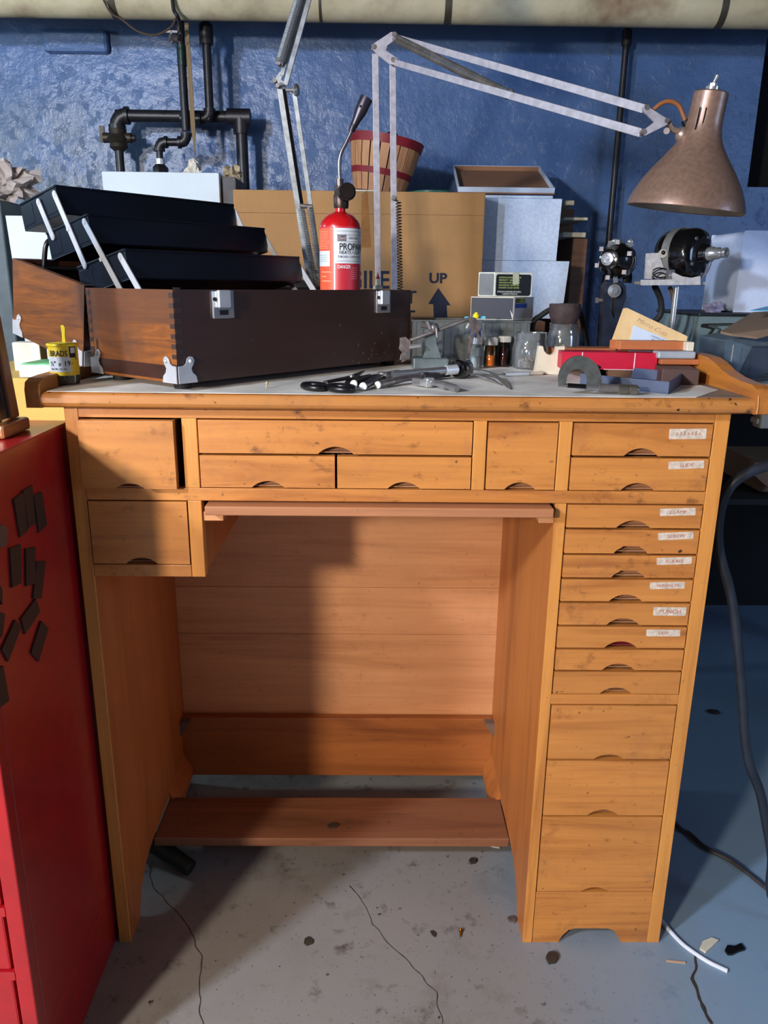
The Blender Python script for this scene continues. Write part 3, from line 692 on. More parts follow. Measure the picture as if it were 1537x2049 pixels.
# the three trays, fanned out over the lid by their link arms
TA = math.radians(-11.0); td = V((0, math.cos(TA), math.sin(TA))); tn = V((0, -math.sin(TA), math.cos(TA)))
TRH = .042; TU0, TUL = .0155, .358
TR = [(.297, .2885, .116), (.215, .2435, .124), (.127, .1925, .131)]
for (v, z, w), nm in zip(TR, ('top', 'mid', 'low')):
    o = V((TU0, v, z))-tn*TRH; m = MB(); th = .0013
    u_ = V((TUL, 0, 0))
    m.obox(o, u_, td*w, tn*th, 0)
    m.obox(o+tn*th, u_, td*th, tn*(TRH-th), 0); m.obox(o+td*(w-th)+tn*th, u_, td*th, tn*(TRH-th), 0)
    m.obox(o+td*th+tn*th, V((th, 0, 0)), td*(w-2*th), tn*(TRH-th), 0); m.obox(o+td*th+tn*th+V((TUL-th, 0, 0)), V((th, 0, 0)), td*(w-2*th), tn*(TRH-th), 0)
    # rolled rim
    rp = o+tn*TRH
    m.bar(rp, rp+u_, .003, .0032, tn, 0); m.bar(rp+td*w, rp+td*w+u_, .003, .0032, tn, 0)
    m.bar(rp, rp+td*w, .003, .0032, tn, 0); m.bar(rp+u_, rp+u_+td*w, .003, .0032, tn, 0)
    tr = tb(m, 'tray', NAVY, bevel=.0006)
    m = MB(); m.obox(o+V((-.0006, 0, 0))+td*.004+tn*.006, V((.0006, 0, 0)), td*.032, tn*(TRH-.008)); tb(m, 'end_plate', NAVY, tr, bevel=.0003); m = MB(); m.obox(o+V((-.0006, 0, 0))+td*(w-.038)+tn*.006, V((.0006, 0, 0)), td*.034, tn*(TRH-.012)); tb(m, 'end_plate', NAVY, tr, bevel=.0003)
def tq(px, py): return TM.inverted() @ at(px, py, plane=(TW(TU0-.0025, 0, 0), (TM.to_3x3() @ X_)))
def link(pts, wid=.0105):
    for off in (0.0, TUL+.005):
        m = MB(); P = [p+V((off-(p.x-(TU0-.0027)), 0, 0)) for p in pts]; d = (P[-1]-P[0]).normalized()
        s_ = d.cross(X_).normalized(); n_ = 8
        poly = [P[0]-d*0+(-d*math.cos(a)*wid/2+s_*math.sin(a)*wid/2) for a in [(-PI/2+PI*i/n_) for i in range(n_+1)]]
        poly += [P[-1]+(d*math.cos(a)*wid/2-s_*math.sin(a)*wid/2) for a in [(-PI/2+PI*i/n_) for i in range(n_+1)]]
        m.prism(poly, V((.0016, 0, 0)))
        xx = -.0009 if off == 0 else .0025
        for p in P: m.cyl(p, p+V((xx, 0, 0)), .0036, n=12)
        tb(m, 'link_arm', ALU)
link([tq(108, 388), tq(136, 458), tq(169, 531)]); link([tq(76, 404), tq(105, 474)])
q = tq(235, 570); q2 = tq(168, 444); link([q2, tq(202, 519), q+(q-q2)*.9])
q = tq(272, 570); q2 = tq(240, 513); link([q2, q+(q-q2)*1.1])
# scratches on the front
m = MB(); rs = random.Random(3)
for i in range(26):
    u = rs.gauss(.43, .03) if i < 18 else rs.uniform(.05, .5); zz = z0+(abs(rs.gauss(.018, .012)) if i < 18 else rs.uniform(.02, .1)); a = rs.uniform(0, 3.1); L = rs.uniform(.001, .005)
    m.bar((u, -.0002, zz), (u+L*math.cos(a), -.0002, zz+L*math.sin(a)), .0005, .0003, (0, 1, 0))
tb(m, 'scratches', mat('scratch', (150, 128, 112), .7))
# ------------------------------------------------------------------ torch standing in the chest's right bay
tu, tv = .427, .066; tc = TW(tu, tv, z0+.0085); tr_ = .0362
tc = at(681, 500, y=tc.y); tc.z = TZ+z0+.0085
PT = thing('propane_torch', 'red propane torch with black burner tube standing in the tool chest', 'torch', tc)
REDP = mat('red_cylinder', (184, 18, 24), .22, var=.06, coat=.5)
ztop = at(681, 456, y=tc.y).z; zneck = at(681, 424, y=tc.y).z
hh = ztop-tc.z; hn = zneck-tc.z
m = MB(); m.lathe([(tr_*.86, 0), (tr_*.9, .004), (tr_, .010), (tr_, hh), (tr_*.97, hh+.006), (tr_*.88, hh+(hn-hh)*.45), (tr_*.68, hh+(hn-hh)*.75), (tr_*.36, hh+(hn-hh)*.95), (.0095, hn), (.0095, hn+.012)], tc, (0, 0, 1), 48); m.build('cylinder', REDP, PT)
# printed label wrapped round it; angle 0 faces the camera
e2 = (V((CAM.x, CAM.y, 0))-V((tc.x, tc.y, 0))).normalized(); e1 = V((-e2.y, e2.x, 0))   # e1 to the right as seen
def cylpatch(mb, cen, e1, e2, rad, a0, a1, z0, z1, mi, n=24):
    vs = []; fs = []
    for i in range(n+1):
        a = a0+(a1-a0)*i/n; d = e2*math.cos(a)+e1*math.sin(a)
        vs += [cen+d*rad+V((0, 0, z0)), cen+d*rad+V((0, 0, z1))]
        if i: b = 2*i; fs.append((b-2, b, b+1, b-1))
    mb.add(vs, fs, mi, True)
def zc_(py): return at(681, py, y=tc.y-tr_).z-tc.z
LBW = mat('torch_label_white', (206, 214, 220), .45, var=.03); LBR = mat('torch_label_red', (190, 44, 58), .4, var=.05); LBO = mat('torch_label_orange', (226, 92, 60), .45, var=.06)
m = MB(); R1, R2, R3 = tr_+.0003, tr_+.0006, tr_+.0009
zl0, zl1 = .022, zc_(452)
cylpatch(m, tc, e1, e2, R1, -2.6, 2.6, zl0, zl1, 1, 60)
cylpatch(m, tc, e1, e2, R2, -2.2, -.32, zl0+.002, zc_(456), 2, 30)
cylpatch(m, tc, e1, e2, R2, -.25, 1.75, zc_(527), zc_(456), 0, 30)
cylpatch(m, tc, e1, e2, R2, -.32, -.25, zl0, zc_(452), 3, 4)
cylpatch(m, tc, e1, e2, R3, -1.6, -.52, zc_(533), zc_(502), 0, 14)
WH = 3
wr = (tc, None)
def ltxt(body, py, px, h, mi, sx=1.0, bold=0):
    a = math.asin(max(-.98, min(.98, (px-681)*mpp(tc)/tr_)))
    k = mpp(tc)
    m.text(body, h*k, V((0, 0, zc_(py))), X_, Z_, mi, sx=sx, bold=bold, wrap=(tc, (e2, e1, Z_), R3+.0001, a))
ltxt('PROPANE', 500, 679, 12, 4, .78, .01); ltxt('HEATS • LIGHTS', 508, 679, 6, 4, .88); ltxt('TORCHES • CAMP STOVES', 515.5, 676, 3.6, 4, .85)
ltxt('CRAFTSMAN', 478, 696, 3.4, 4, .8); ltxt('DANGER', 537, 676, 6, 3, .72, .02)
for py in (462.5, 470, 483.5, 522.5): cylpatch(m, tc, e1, e2, R3, -.22, 1.7, zc_(py), zc_(py)+.0004, 4, 20)
a_ = math.asin((676-681)*mpp(tc)/tr_); b_ = math.asin((692-681)*mpp(tc)/tr_); cylpatch(m, tc, e1, e2, R3, a_, b_, zc_(482), zc_(470), 4, 6)
cylpatch(m, tc, e1, e2, R3+.0002, a_+.035, b_-.035, zc_(480.3), zc_(471.7), 3, 6); cylpatch(m, tc, e1, e2, R3+.0003, a_+.05, b_-.05, zc_(479.7), zc_(472.3), 4, 6)
m.text('Sears', 4.6*mpp(tc), V((0, 0, zc_(478.2))), X_, Z_, 3, sx=.85, shear=.2, wrap=(tc, (e2, e1, Z_), R3+.0005, a_+.07))
rs = random.Random(5)
for j in range(11):      # unreadable small print
    py = 463+j*3.4
    for (p0, p1) in ((643, 662),): cylpatch(m, tc, e1, e2, R3, math.asin((p0-681)*mpp(tc)/tr_), math.asin((p1-rs.uniform(0, 5)-681)*mpp(tc)/tr_), zc_(py)-.0003, zc_(py)+.0004, 5, 6)
for j in range(6):
    py = 536+j*4.3; cylpatch(m, tc, e1, e2, R3, math.asin((701-681)*mpp(tc)/tr_), math.asin((713-681)*mpp(tc)/tr_), zc_(py)-.0003, zc_(py)+.0006, 6, 6)
for j in range(4): cylpatch(m, tc, e1, e2, R3+.0003, -1.25, -.66, zc_(511+j*4.0), zc_(511+j*4.0)+.0007, 7, 6)
for j, (p0, p1) in enumerate(((646, 664), (646, 655), (647, 663))): cylpatch(m, tc, e1, e2, R3, math.asin((p0-681)*mpp(tc)/tr_), math.asin((p1-681)*mpp(tc)/tr_), zc_(545+j*9)-.0005, zc_(545+j*9)+.0012, 5, 6)
m.build('printed_label', [LBW, LBR, LBO, mat('label_pink_white', (238, 214, 220), .5, var=.02), INK, mat('print_pale', (240, 160, 130), .5), mat('print_rose', (226, 140, 150), .5), mat('print_grey', (110, 140, 150), .6)], PT)
BRZ = mat('burner_metal', (74, 62, 58), .4, .8, var=.25)
k = mpp(tc)
def tp_(px, py, dy=0): return at(px, py, y=tc.y+dy)
m = MB(); zb_ = tc.z+hn+.006; zt = tp_(684, 372).z
m.lathe([(.0125, 0), (.0135, .004), (.0135, (zt-zb_)*.55), (.012, (zt-zb_)*.62), (.012, zt-zb_)], (tc.x+2*k, tc.y, zb_), (0, 0, 1), 24); v_ = m.build('valve_body', BRZ, PT)
m = MB(); c_ = tp_(691, 385, -.012); dd = V((.35, -1, 0)).normalized(); m.cyl(c_, c_+dd*.014, .0150, n=14, smooth=False); m.cyl(c_+dd*.0141, c_+dd*.0175, .0112); m.build('valve_knob', BRZ, PT)
m = MB(); m.cyl((tc.x+0*k, tc.y, zt), (tp_(680, 358).x, tc.y, tp_(680, 358).z), .0062, .0062, 8, smooth=False); m.build('gland_nut', mat('nut_steel', (104, 92, 84), .35, .8), PT)
m = MB(); m.tube([tp_(680, 362), tp_(679, 335), tp_(680, 318), tp_(684, 303), tp_(692, 287), tp_(706, 257)], .0034, 12, spline=5); m.build('burner_tube', mat('tube_steel', (132, 126, 128), .3, .9), PT)
m = MB(); a, b, c_, d_ = tp_(703, 263), tp_(707, 253), tp_(709, 250), tp_(734, 196)
m.cyl(a, b, .0056, .0060); m.cyl(b, c_, .0060, .0062)
dr = (d_-c_).normalized(); L = (d_-c_).length
m.lathe([(.0062, 0), (.0075, L*.22), (.0105, L*.5), (.0108, L), (.0094, L), (.0090, L*.5)], c_, dr, 24, caps=False)
pb = tp_(719, 215, -.0105); m.ball(c_+dr*L*.62+V((-.002, -.0098, .001)), .0022, 8, 1); m.build('burner_head', [mat('burner_steel', (66, 62, 70), .38, .8, var=.2), BLACK], PT)
# small glue bottle in the same bay
gc = at(756, 572, plane=(TW(0, .11, 0), TM.to_3x3() @ Y_)); gk = mpp(gc)
gz = TZ+z0+.0085
G = thing('glue_bottle', 'small white glue bottle with red pointed cap behind the chest rim', 'bottle', (gc.x, gc.y, gz))
zt = lambda py: at(756, py, y=gc.y).z-gz
m = MB(); m.lathe([(9*gk, 0), (9.5*gk, .004), (9.5*gk, zt(574)), (7*gk, zt(571)), (4*gk, zt(569.5)), (3.6*gk, zt(567)), (3.6*gk, zt(558))], (gc.x, gc.y, gz), (0, 0, 1), 24); m.build('bottle_body', CREAM, G)
m = MB(); m.lathe([(4.4*gk, zt(558)), (4.2*gk, zt(555)), (2.6*gk, zt(554)), (1.6*gk, zt(550)), (.9*gk, zt(546))], (gc.x, gc.y, gz), (0, 0, 1), 18); m.build('nozzle_cap', mat('red_cap', (176, 34, 42), .4), G)
# ------------------------------------------------------------------ table along the back wall and what is piled on it
BT = at(900, 639, y=1.25).z                                   # its top
Bt = thing('back_table', 'long dark wooden table behind the bench against the blue wall', 'table', (-.3, 1.45, 0))
MB().box(-1.75, .455, 1.18, 1.56, BT-.03, BT).build('table_top', W_OLD, Bt, bevel=.003)
MB().box(-1.70, .44, 1.20, 1.22, BT-.13, BT-.03).build('apron', W_OLD, Bt)
for x in (-1.70, .39):
    for y in (1.225, 1.50): MB().box(x, x+.05, y, y+.05, 0, BT-.03).build('leg', W_OLD, Bt)
E_ = .0008
def zat(px, py, y): return at(px, py, y=y).z
# big FRAGILE carton
yc = 1.25; a, b = at(466, 374, y=yc), at(969, 390, y=yc); x0, x1, zt = a.x, b.x+.004, (a.z+b.z)/2
Cb = thing('shipping_carton', 'large brown cardboard carton printed with an UP arrow', 'carton', ((x0+x1)/2, yc, BT))
m = MB().tray((x0, yc, BT+E_), (x1, yc, BT+E_), (0, .30, 0), (0, 0, zt-BT-.001), .005, 0, 1)
m.box(x0, x1, yc+.001, yc+.1495, zt-.0055, zt-.001); m.box(x0, x1, yc+.1505, yc+.299, zt-.0055, zt-.001)
m.build('carton_body', [CARD, CARD_IN], Cb, bevel=.003)
m = MB(); zf = zat(720, 428, yc); m.box(x0+.002, x1-.002, yc-.0012, yc, zf-.0006, zf+.0006); m.build('fold_line', mat('fold_shadow', (140, 100, 62), .9), Cb)
def quad(pts, y): return [at(px, py, y=y) for px, py in pts]
m = MB(); m.prism(quad([(724, 388), (735, 381), (742, 495), (722, 495)], yc-.0003), (0, -.0004, 0)); m.build('packing_tape', mat('brown_tape', (150, 96, 36), .35), Cb, label='strip of brown packing tape')
kc = mpp((0, yc, 1.15)); m = MB(); X3, Z3 = V((1, 0, 0)), V((0, 0, 1)); yy = yc-.0004
slope = (b.z-a.z)/(b.x-a.x)*0
p = at(780, 577, y=yy); m.text('FRAGILE', 33*kc, p, X3, Z3, 0, 'RIGHT', sx=.92, bold=.018)
m.build('lettering', INKN, Cb); m = MB(); p = at(876, 566, y=yy); m.text('UP', 18.5*kc, p, X3, Z3, 0, 'CENTER', sx=1.1, bold=.035)
m.build('lettering', INKN, Cb); m = MB(); p = at(833, 607, y=yy); m.text('T', 24*kc, p, X3, Z3, 0, 'RIGHT', bold=.015); m.build('lettering', INKN, Cb); m = MB(); m.prism(quad([(818, 621), (831, 621), (831, 625), (822, 625), (822, 637), (818, 637)], yy), (0, -.0003, 0))
m.build('lettering', INKN, Cb); m = MB(); m.prism(quad([(877, 576), (902, 611), (894, 611), (895, 637), (868, 637), (867, 609), (857, 608)], yy), (0, -.0003, 0)); m.build('stencil_arrow', INKN, Cb)
# polystyrene boxes, the printed tray on them
y1 = 1.34
def rbox(name, label, pts, y, d, mt, grp=None, cat='box', bev=.012, lid=None):
    P = quad(pts, y); m = MB().prism(P, (0, d, 0)); o = m.build(name, mt, bevel=bev, seg=4); return tag(o, label, cat, grp)
s2t = zat(1060, 522, 1.36)
p0, p1 = at(940, 600, y=1.36), at(1134, 600, y=1.36); p0.x = x1+.003
m = MB(); m.prism([V((p0.x, 1.36, BT+.001)), V((p1.x-.012, 1.36, BT+.001)), V((p1.x, 1.36, s2t)), V((p0.x, 1.36, s2t))], (0, .24, 0))
tag(m.build('foam_box', FOAM, bevel=.014, seg=4), 'lower white polystyrene box, wider one under the other', 'foam box', 'polystyrene boxes')
s1t = zat(1040, 397, 1.36); q0, q1, q2 = at(950, 397, y=1.36), at(1125, 399, y=1.36), at(1113, 520, y=1.36); q0.x = x1+.003
F1 = thing('foam_box', 'upper white polystyrene box under the shallow carton tray', 'foam box', (q0.x+.1, 1.37, s2t), 0, 'polystyrene boxes')
m = MB(); m.prism([V((q0.x+.004, 1.36, s2t+.001)), V((q2.x, 1.36, s2t+.001)), V((q1.x, 1.36, s1t)), V((q0.x, 1.36, s1t))], (0, .24, 0)); m.build('foam_body', FOAM, F1, bevel=.014, seg=4)
lt = zat(1040, 389, 1.345); m = MB(); m.box(q0.x+.004, at(1108, 392, y=1.36).x, 1.362, 1.599, s1t+.0005, lt); m.build('foam_lid', FOAM, F1, bevel=.004)
tb0, tb1 = at(917, 391, y=1.345), at(1110, 391, y=1.345); zt0 = zat(1010, 372, 1.345)
wl, wr = at(903, 337, y=1.345).x, at(1086, 330, y=1.66).x
m = MB(); z0_ = lt+.0008
yb2 = 1.345; dpt = .36; h = zat(1012, 368, 1.345)-z0_
fl_, fr_, br_ = at(917, 376, y=1.345), at(1111, 375, y=1.345), at(1086, 329, y=1.66); bl_ = at(902, 335, y=1.66)
dT = ((br_-fr_)+(bl_-fl_))*.5; aT = V((fr_.x-fl_.x, 0, 0)); hT = V((0, -dT.z, dT.y)).normalized()*(at(1012, 374, y=1.345).z-z0_-.001)
o_ = fl_-hT; o_.z = z0_+.0005
m.tray(o_, o_+aT, dT, hT, .004, 0, 1); m.obox(o_+hT*.1+dT*.985, aT*.985, dT*.002, hT*.85, 1)
MB().box(o_.x+.03, o_.x+.20, 1.54, 1.58, z0_, z0_+dT.z*.55).build('prop', FOAM, F1)
tag(m.build('carton_tray', [mat('tray_white', (190, 204, 222), .7, var=.04), CARD_IN], bevel=.0015), 'shallow white carton tray, brown inside, on the foam boxes', 'tray')
# wooden shelf unit with thick boards poking out beside the foam
Sh = thing('shelf_unit', 'dark wooden rack whose pale board ends stick out beside the foam boxes', 'rack', (p1.x+.05, 1.5, 0))
for px, py0, py1 in ((1150, 401, 411), (1177, 435, 441), (1173, 465, 475)):
    z0_, z1_ = zat(px, py1, 1.50), zat(px, py0, 1.50); xe = at(px, py0, y=1.50).x
    MB().box(p1.x+.006 if z1_ > s2t else p1.x+.006, xe, 1.50, 1.70, z0_, z1_).build('shelf_board', mat('pale_board', (200, 192, 166), .6, var=.1), Sh, bevel=.002)
MB().box(p1.x+.008, at(1168, 560, y=1.52).x, 1.715, 1.735, .001, zat(1150, 405, 1.5)).build('back_board', W_OLD, Sh)
MB().box(at(1140, 560, y=1.52).x, at(1170, 560, y=1.52).x, 1.52, 1.70, .001, zat(1173, 476, 1.5)).build('upright', W_OLD, Sh, bevel=.002)
# basket of odds and ends on the carton
ctop = zt-.001
bc = V((at(778, 350, y=1.45).x, 1.45, ctop)); kb = mpp(bc)
tilt = math.radians(9); bx = V((math.sin(tilt), 0, math.cos(tilt)))
rt, rb_ = 72*kb, 50*kb; hb = 98*kb
b0 = V((at(757, 380, y=1.45).x, 1.45, ctop+rb_*math.sin(tilt)+.002))
Bk = thing('splint_basket', 'splint bushel basket with red hoops, tilted on top of the carton', 'basket', b0)
m = MB(); X_b, Y_b, D_b = m.frame(bx); n = 22
m.lathe([(rb_-.004, 0), (rb_-.004, .004)], b0, bx, 28)
for i in range(n):
    a = 2*PI*i/n; da = PI/n*.86
    def RP(r, h, a): return b0+bx*h+X_b*(r*math.cos(a))+Y_b*(r*math.sin(a))
    vs = [RP(r, h, aa) for aa in (a-da, a+da) for (r, h) in ((rb_, 0), (rb_*.5+rt*.5+.003, hb*.5), (rt, hb))]+[RP(r-.003, h, aa) for aa in (a-da, a+da) for (r, h) in ((rb_, 0), (rb_*.5+rt*.5+.003, hb*.5), (rt, hb))]
    m.add(vs, [(0, 3, 4, 1), (1, 4, 5, 2), (6, 7, 10, 9), (7, 8, 11, 10), (0, 1, 7, 6), (1, 2, 8, 7), (4, 3, 9, 10), (5, 4, 10, 11), (2, 5, 11, 8), (3, 0, 6, 9)])
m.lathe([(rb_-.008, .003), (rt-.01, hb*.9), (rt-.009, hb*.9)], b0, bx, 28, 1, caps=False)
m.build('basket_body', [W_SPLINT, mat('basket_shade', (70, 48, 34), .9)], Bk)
for h0, h1, nm in ((hb*.86, hb*1.02, 'rim_hoop'), (hb*.31, hb*.42, 'hoop')):
    r0 = rb_+(rt-rb_)*h0/hb+.0035; r1 = rb_+(rt-rb_)*h1/hb+.0035
    MB().lathe([(r0-.0025, h0), (r0, h0), (r1, h1), (r1-.0025, h1), (r0-.0025, h0)], b0, bx, 32, caps=False).build(nm, RED_HOOP, Bk)
GREYISH = mat('grey_odds', (58, 60, 66), .6, var=.3)
m = MB(); c_ = b0+bx*(hb*.86)
for dx, dy, r_, sq_ in ((.014, .0, .034, .6), (.030, .012, .026, .7), (-.02, .012, .034, .4)): m.ball(c_+V((dx, dy, .0)), r_, 14, 0, (1, 1, sq_), jag=.5)
tag(m.build('scrap_rags', GREYISH), 'dark grey scraps heaped inside the red-hooped basket', 'scraps')
c2 = c_+bx*.022+V((.015, -.02, .004)); m = MB(); m.tube([c2+V((.018*math.cos(t), 0, .016*math.sin(t))) for t in [2*PI*i/20 for i in range(20)]], .0035, 8); tag(m.build('cable_coil', BLACK), 'small black cable coil on top of the basket scraps', 'coil')
# lids, rolls and papers on the carton
def disc(name, label, cat, px, py, y, rpx, h, mt, mt2=None, grp=None):
    c = at(px, py, y=y); c.z = ctop; k = mpp(c); o = thing(name, label, cat, c, 0, grp)
    MB().lathe([(rpx*k*.97, .0005), (rpx*k, .002), (rpx*k, h*.55)], c, (0, 0, 1), 40).build('tub', mt2 or mt, o)
    MB().lathe([(rpx*k*1.03, h*.56), (rpx*k*1.04, h*.95), (rpx*k*.99, h), (rpx*k*.9, h*.92)], c, (0, 0, 1), 40).build('tub_lid', mt, o); return o
GREENL = mat('green_lid', (34, 92, 72), .4)
disc('plastic_tub', 'flat tub with a green lid between basket and carton tray', 'tub', 864, 384, 1.42, 43, .018, GREENL, WHITE)
disc('tin_lid', 'low dark round tin on the carton just left of the torch', 'tin', 650, 378, 1.46, 22, .014, mat('dark_tin', (44, 50, 44), .4, .4), GREYM)
m = MB(); P = at(728, 382, y=1.34); k = mpp(P); m.obox((P.x-32*k, 1.30, ctop+.0005), (64*k, .01, 0), (0, .06, 0), (0, 0, .006)); m.obox((P.x-30*k, 1.305, ctop+.0067), (56*k, .012, 0), (0, .05, 0), (0, 0, .004)); tag(m.build('paper_pad', PAPER), 'thin white paper pad on the carton beneath the basket', 'paper')
m = MB(); P = at(720, 377, y=1.40); m.obox((P.x-14*k, 1.40, ctop+.0005), (30*k, 0, 0), (0, .05, 0), (0, 0, .016)); tag(m.build('seed_packet', mat('packet_green', (92, 100, 58), .6, var=.4, scale=40)), 'small olive green packet behind the paper pad on the carton', 'packet')
# ---- left part of the table
ya = 1.30
P0, P1 = at(203, 340, y=ya), at(438, 350, y=ya)
m = MB(); m.tray((P0.x, ya, BT+.001), (P1.x, ya, BT+.001), (0, .17, 0), (0, 0, (P0.z+P1.z)/2-BT), .004)
tag(m.build('white_carton', WHITE, bevel=.002), 'tall open white carton behind the black trays', 'carton')
m = MB(); c_ = at(388, 342, y=ya+.1); m.ball(c_+V((0, 0, -.012)), .03, 16, 0, (1, .7, 1), jag=1.1); tag(m.build('tissue', PAPER), 'crumpled tissue sticking up out of the white carton', 'tissue')
m = MB(); c_ = at(455, 372, y=ya+.05); c_.z = BT; m.obox((P1.x+.004, ya+.02, BT+.001), (x0-.003-P1.x-.004, 0, 0), (0, .2, 0), (0, 0, zat(450, 352, ya)-BT)); tag(m.build('grey_carton', mat('grey_carton', (96, 94, 96), .8, var=.15), bevel=.003), 'narrow grey carton between the white carton and the brown one', 'carton')
m = MB(); c_ = at(452, 358, y=ya+.08); m.ball(V((P1.x+.020, ya+.1, zat(450, 352, ya)+.018)), .026, 14, 0, (1, 1, .8), jag=.9); tag(m.build('paper_scrap', mat('stained_paper', (176, 160, 130), .8, var=.3)), 'stained paper scrap on the narrow grey carton', 'paper')
# bright white box behind the open lid, grey steel box with crumpled paper at the far left
yl = .98
wt = zat(60, 432, yl); wx0, wx1 = at(22, 500, y=yl).x, at(210, 500, y=yl).x
St = thing('side_stand', 'low stand behind the open chest lid carrying white boxes', 'stand', ((wx0+wx1)/2, yl+.1, 0))
MB().box(wx0-.34, wx1+.02, yl-.02, yl+.17, BT-.16, BT-.135).build('stand_top', W_OLD, St)
for x in (wx0-.33, wx1-.01):
    MB().box(x, x+.03, yl-.01, yl+.16, 0, BT-.16).build('stand_leg', W_OLD, St)
sz = BT-.135
m = MB(); q = [V((wx0+.012, yl, sz+.001)), V((wx1, yl, sz+.001)), V((wx1, yl, wt)), V((wx0-.004, yl, wt))]
m.prism(q, (0, .15, 0)); tag(m.build('white_box', WHITE, bevel=.003), 'bright white box showing between the chest lid and the top tray', 'box')
gx1 = at(42, 520, y=yl+.0).x-.0; gt = zat(20, 400, yl)
gx1 = wx0-.012
m = MB(); m.box(gx1-.22, gx1, yl, yl+.15, sz+.001, gt); tag(m.build('steel_box', mat('teal_grey_metal', (64, 78, 84), .5, .2), bevel=.004), 'grey-teal steel box at the far left behind the mirror', 'box')
# crumpled paper heap
cp = at(26, 380, y=yl+.06); m = MB(); cp.z = gt+.046
m.ball(cp+V((-.02, 0, .0)), .062, 26, 0, (1.1, .7, .62), jag=.85)
tag(m.build('crumpled_paper', mat('crumpled_paper', (170, 160, 154), .8, var=.1)), 'crumpled pale paper wad on the steel box, upper left', 'paper')
# ---- swivel stool left of the bench, carrying a yellow carton, a white one and papers
sc = V((-.665, .285, 0))
Sk = thing('swivel_stool', 'low swivel stool whose dark foot shows under the bench', 'stool', sc)
DKG = mat('dark_green_metal', (34, 40, 34), .45, .3)
for i in range(4):
    a = math.atan2(.165-.285, -.398+.665)+i*PI/2; e = sc+V((math.cos(a), math.sin(a), 0))*(.30 if i == 0 else .215); i_ = sc+V((math.cos(a), math.sin(a), 0))*.04
    MB().tube([i_+V((0, 0, .085)), sc.lerp(e, .55)+V((0, 0, .062)), sc.lerp(e, .93)+V((0, 0, .024)), e+V((0, 0, .017))], [.022, .02, .017, .015], 12, spline=4).build('foot', DKG, Sk)
MB().cyl(sc+V((0, 0, .065)), sc+V((0, 0, .52)), .024).build('column', DKG, Sk)
MB().lathe([(.13, .52), (.135, .53), (.135, .555), (.125, .565)], sc, (0, 0, 1), 32).build('seat', mat('stool_vinyl', (50, 44, 40), .5), Sk)
yy = .13; yt = zat(80, 757, yy); ux0, ux1 = at(33, 800, y=yy).x-.004, -.528
m = MB(); m.box(ux0-.12, ux1, yy, yy+.30, .566, yt); tag(m.build('yellow_carton', CARD_Y, bevel=.003), 'yellow carton wedged between the red cabinet and the bench', 'carton')
bx0, bx1 = at(27, 720, y=yy+.09).x, ux1-.012; ztw = zat(30, 685, yy+.09)
m = MB(); m.box(bx0, -.60, yy+.09, yy+.12, yt+.0008, ztw); tag(m.build('cream_carton', mat('cream_board', (214, 206, 190), .8), bevel=.002), 'off-white carton standing on the yellow one', 'carton')
p_ = [at(40, 755, y=yy+.005), at(106, 752, y=yy+.005)]
m = MB(); m.obox((p_[0].x, yy+.004, yt+.0008), (ux1-.012-p_[0].x, 0, 0), (0, .075, 0), (0, 0, zat(44, 731, yy+.005)-yt)); tag(m.build('paper_ream', WHITE, bevel=.001), 'white paper stack on the yellow carton', 'paper stack')
zr = zat(44, 731, yy+.005)
m = MB(); m.obox((p_[0].x+.004, yy+.006, zr+.001), (ux1-.018-p_[0].x, 0, 0), (.004, .074, .0), (0, 0, .002)); tag(m.build('green_booklet', mat('green_print', (96, 178, 118), .6, var=.35, scale=25)), 'green and white booklet on top of the paper stack', 'booklet')
# ------------------------------------------------------------------ things lying on the bench
DT = .9821
MB().box(-.4995, .4995, -.016, YB+.028, .9816, .9819).build('worn_surface', wood('dusty_top', (150, 128, 112), (104, 84, 70), 'X', .7, 1.0, stain=1.0, wear=.6), B)
def D(px, py, z=DT): return at(px, py, z=z)
sheet = mat('grey_sheet', (220, 216, 206), .7, var=.2, scale=9)
c1, c2 = D(1438, 781), D(1389, 768)
m = MB(); pts = [V((-.494, -.0245, 0)), V((-.3, -.0275, 0)), V((.1, -.0285, 0)), V((.33, -.029, 0)), V((.42, -.022, 0)), V((c1.x, c1.y, 0)), V((c2.x, c2.y, 0)), V((.40, .20, 0)), V((.36, .40, 0)), V((-.49, .40, 0))]
m.prism([p+V((0, 0, .9820)) for p in pts], (0, 0, .0007)); Mo = m.build('bench_sheet', sheet); tag(Mo, 'worn grey-white paper sheet covering the bench top', 'paper sheet')
DT = .9829
# ---- tub of brads
c = D(133, 769); k = mpp(c); r = 27*k
Bd = thing('brads_tub', 'clear tub of brads with yellow lid and yellow label at the bench corner', 'tub', c)
fz = lambda py: at(135, py, y=c.y-r*.5).z-c.z
fz = lambda py: at(133, py, y=c.y).z-c.z
m = MB(); H = fz(686); m.lathe([(r*.93, .0003), (r*.97, .003), (r, .006), (r, H), (r-.0012, H), (r-.0012, .006), (r*.9, .0025), (.0001, .0025)], c, (0, 0, 1), 40, caps=False); m.build('tub_body', glass('tub_plastic', (248, 250, 250), .06, 1.3), Bd)
m = MB(); yl_ = mat('yellow_plastic', (236, 206, 22), .35, var=.05); m.lathe([(r*1.1, fz(692)), (r*1.12, fz(689)), (r*1.08, fz(686.5)), (r*.5, fz(684.5)), (.0001, fz(684))], c, (0, 0, 1), 40)
t0 = at(126, 684, y=c.y); m.prism([at(124, 685, y=c.y-.001), at(131, 685, y=c.y-.001), at(129.5, 672, y=c.y-.001), at(129.5, 655, y=c.y-.001), at(126, 650, y=c.y-.001), at(121, 651, y=c.y-.001), at(124, 672, y=c.y-.001)], (0, .0025, 0)); m.build('hang_lid', yl_, Bd, bevel=.0006)
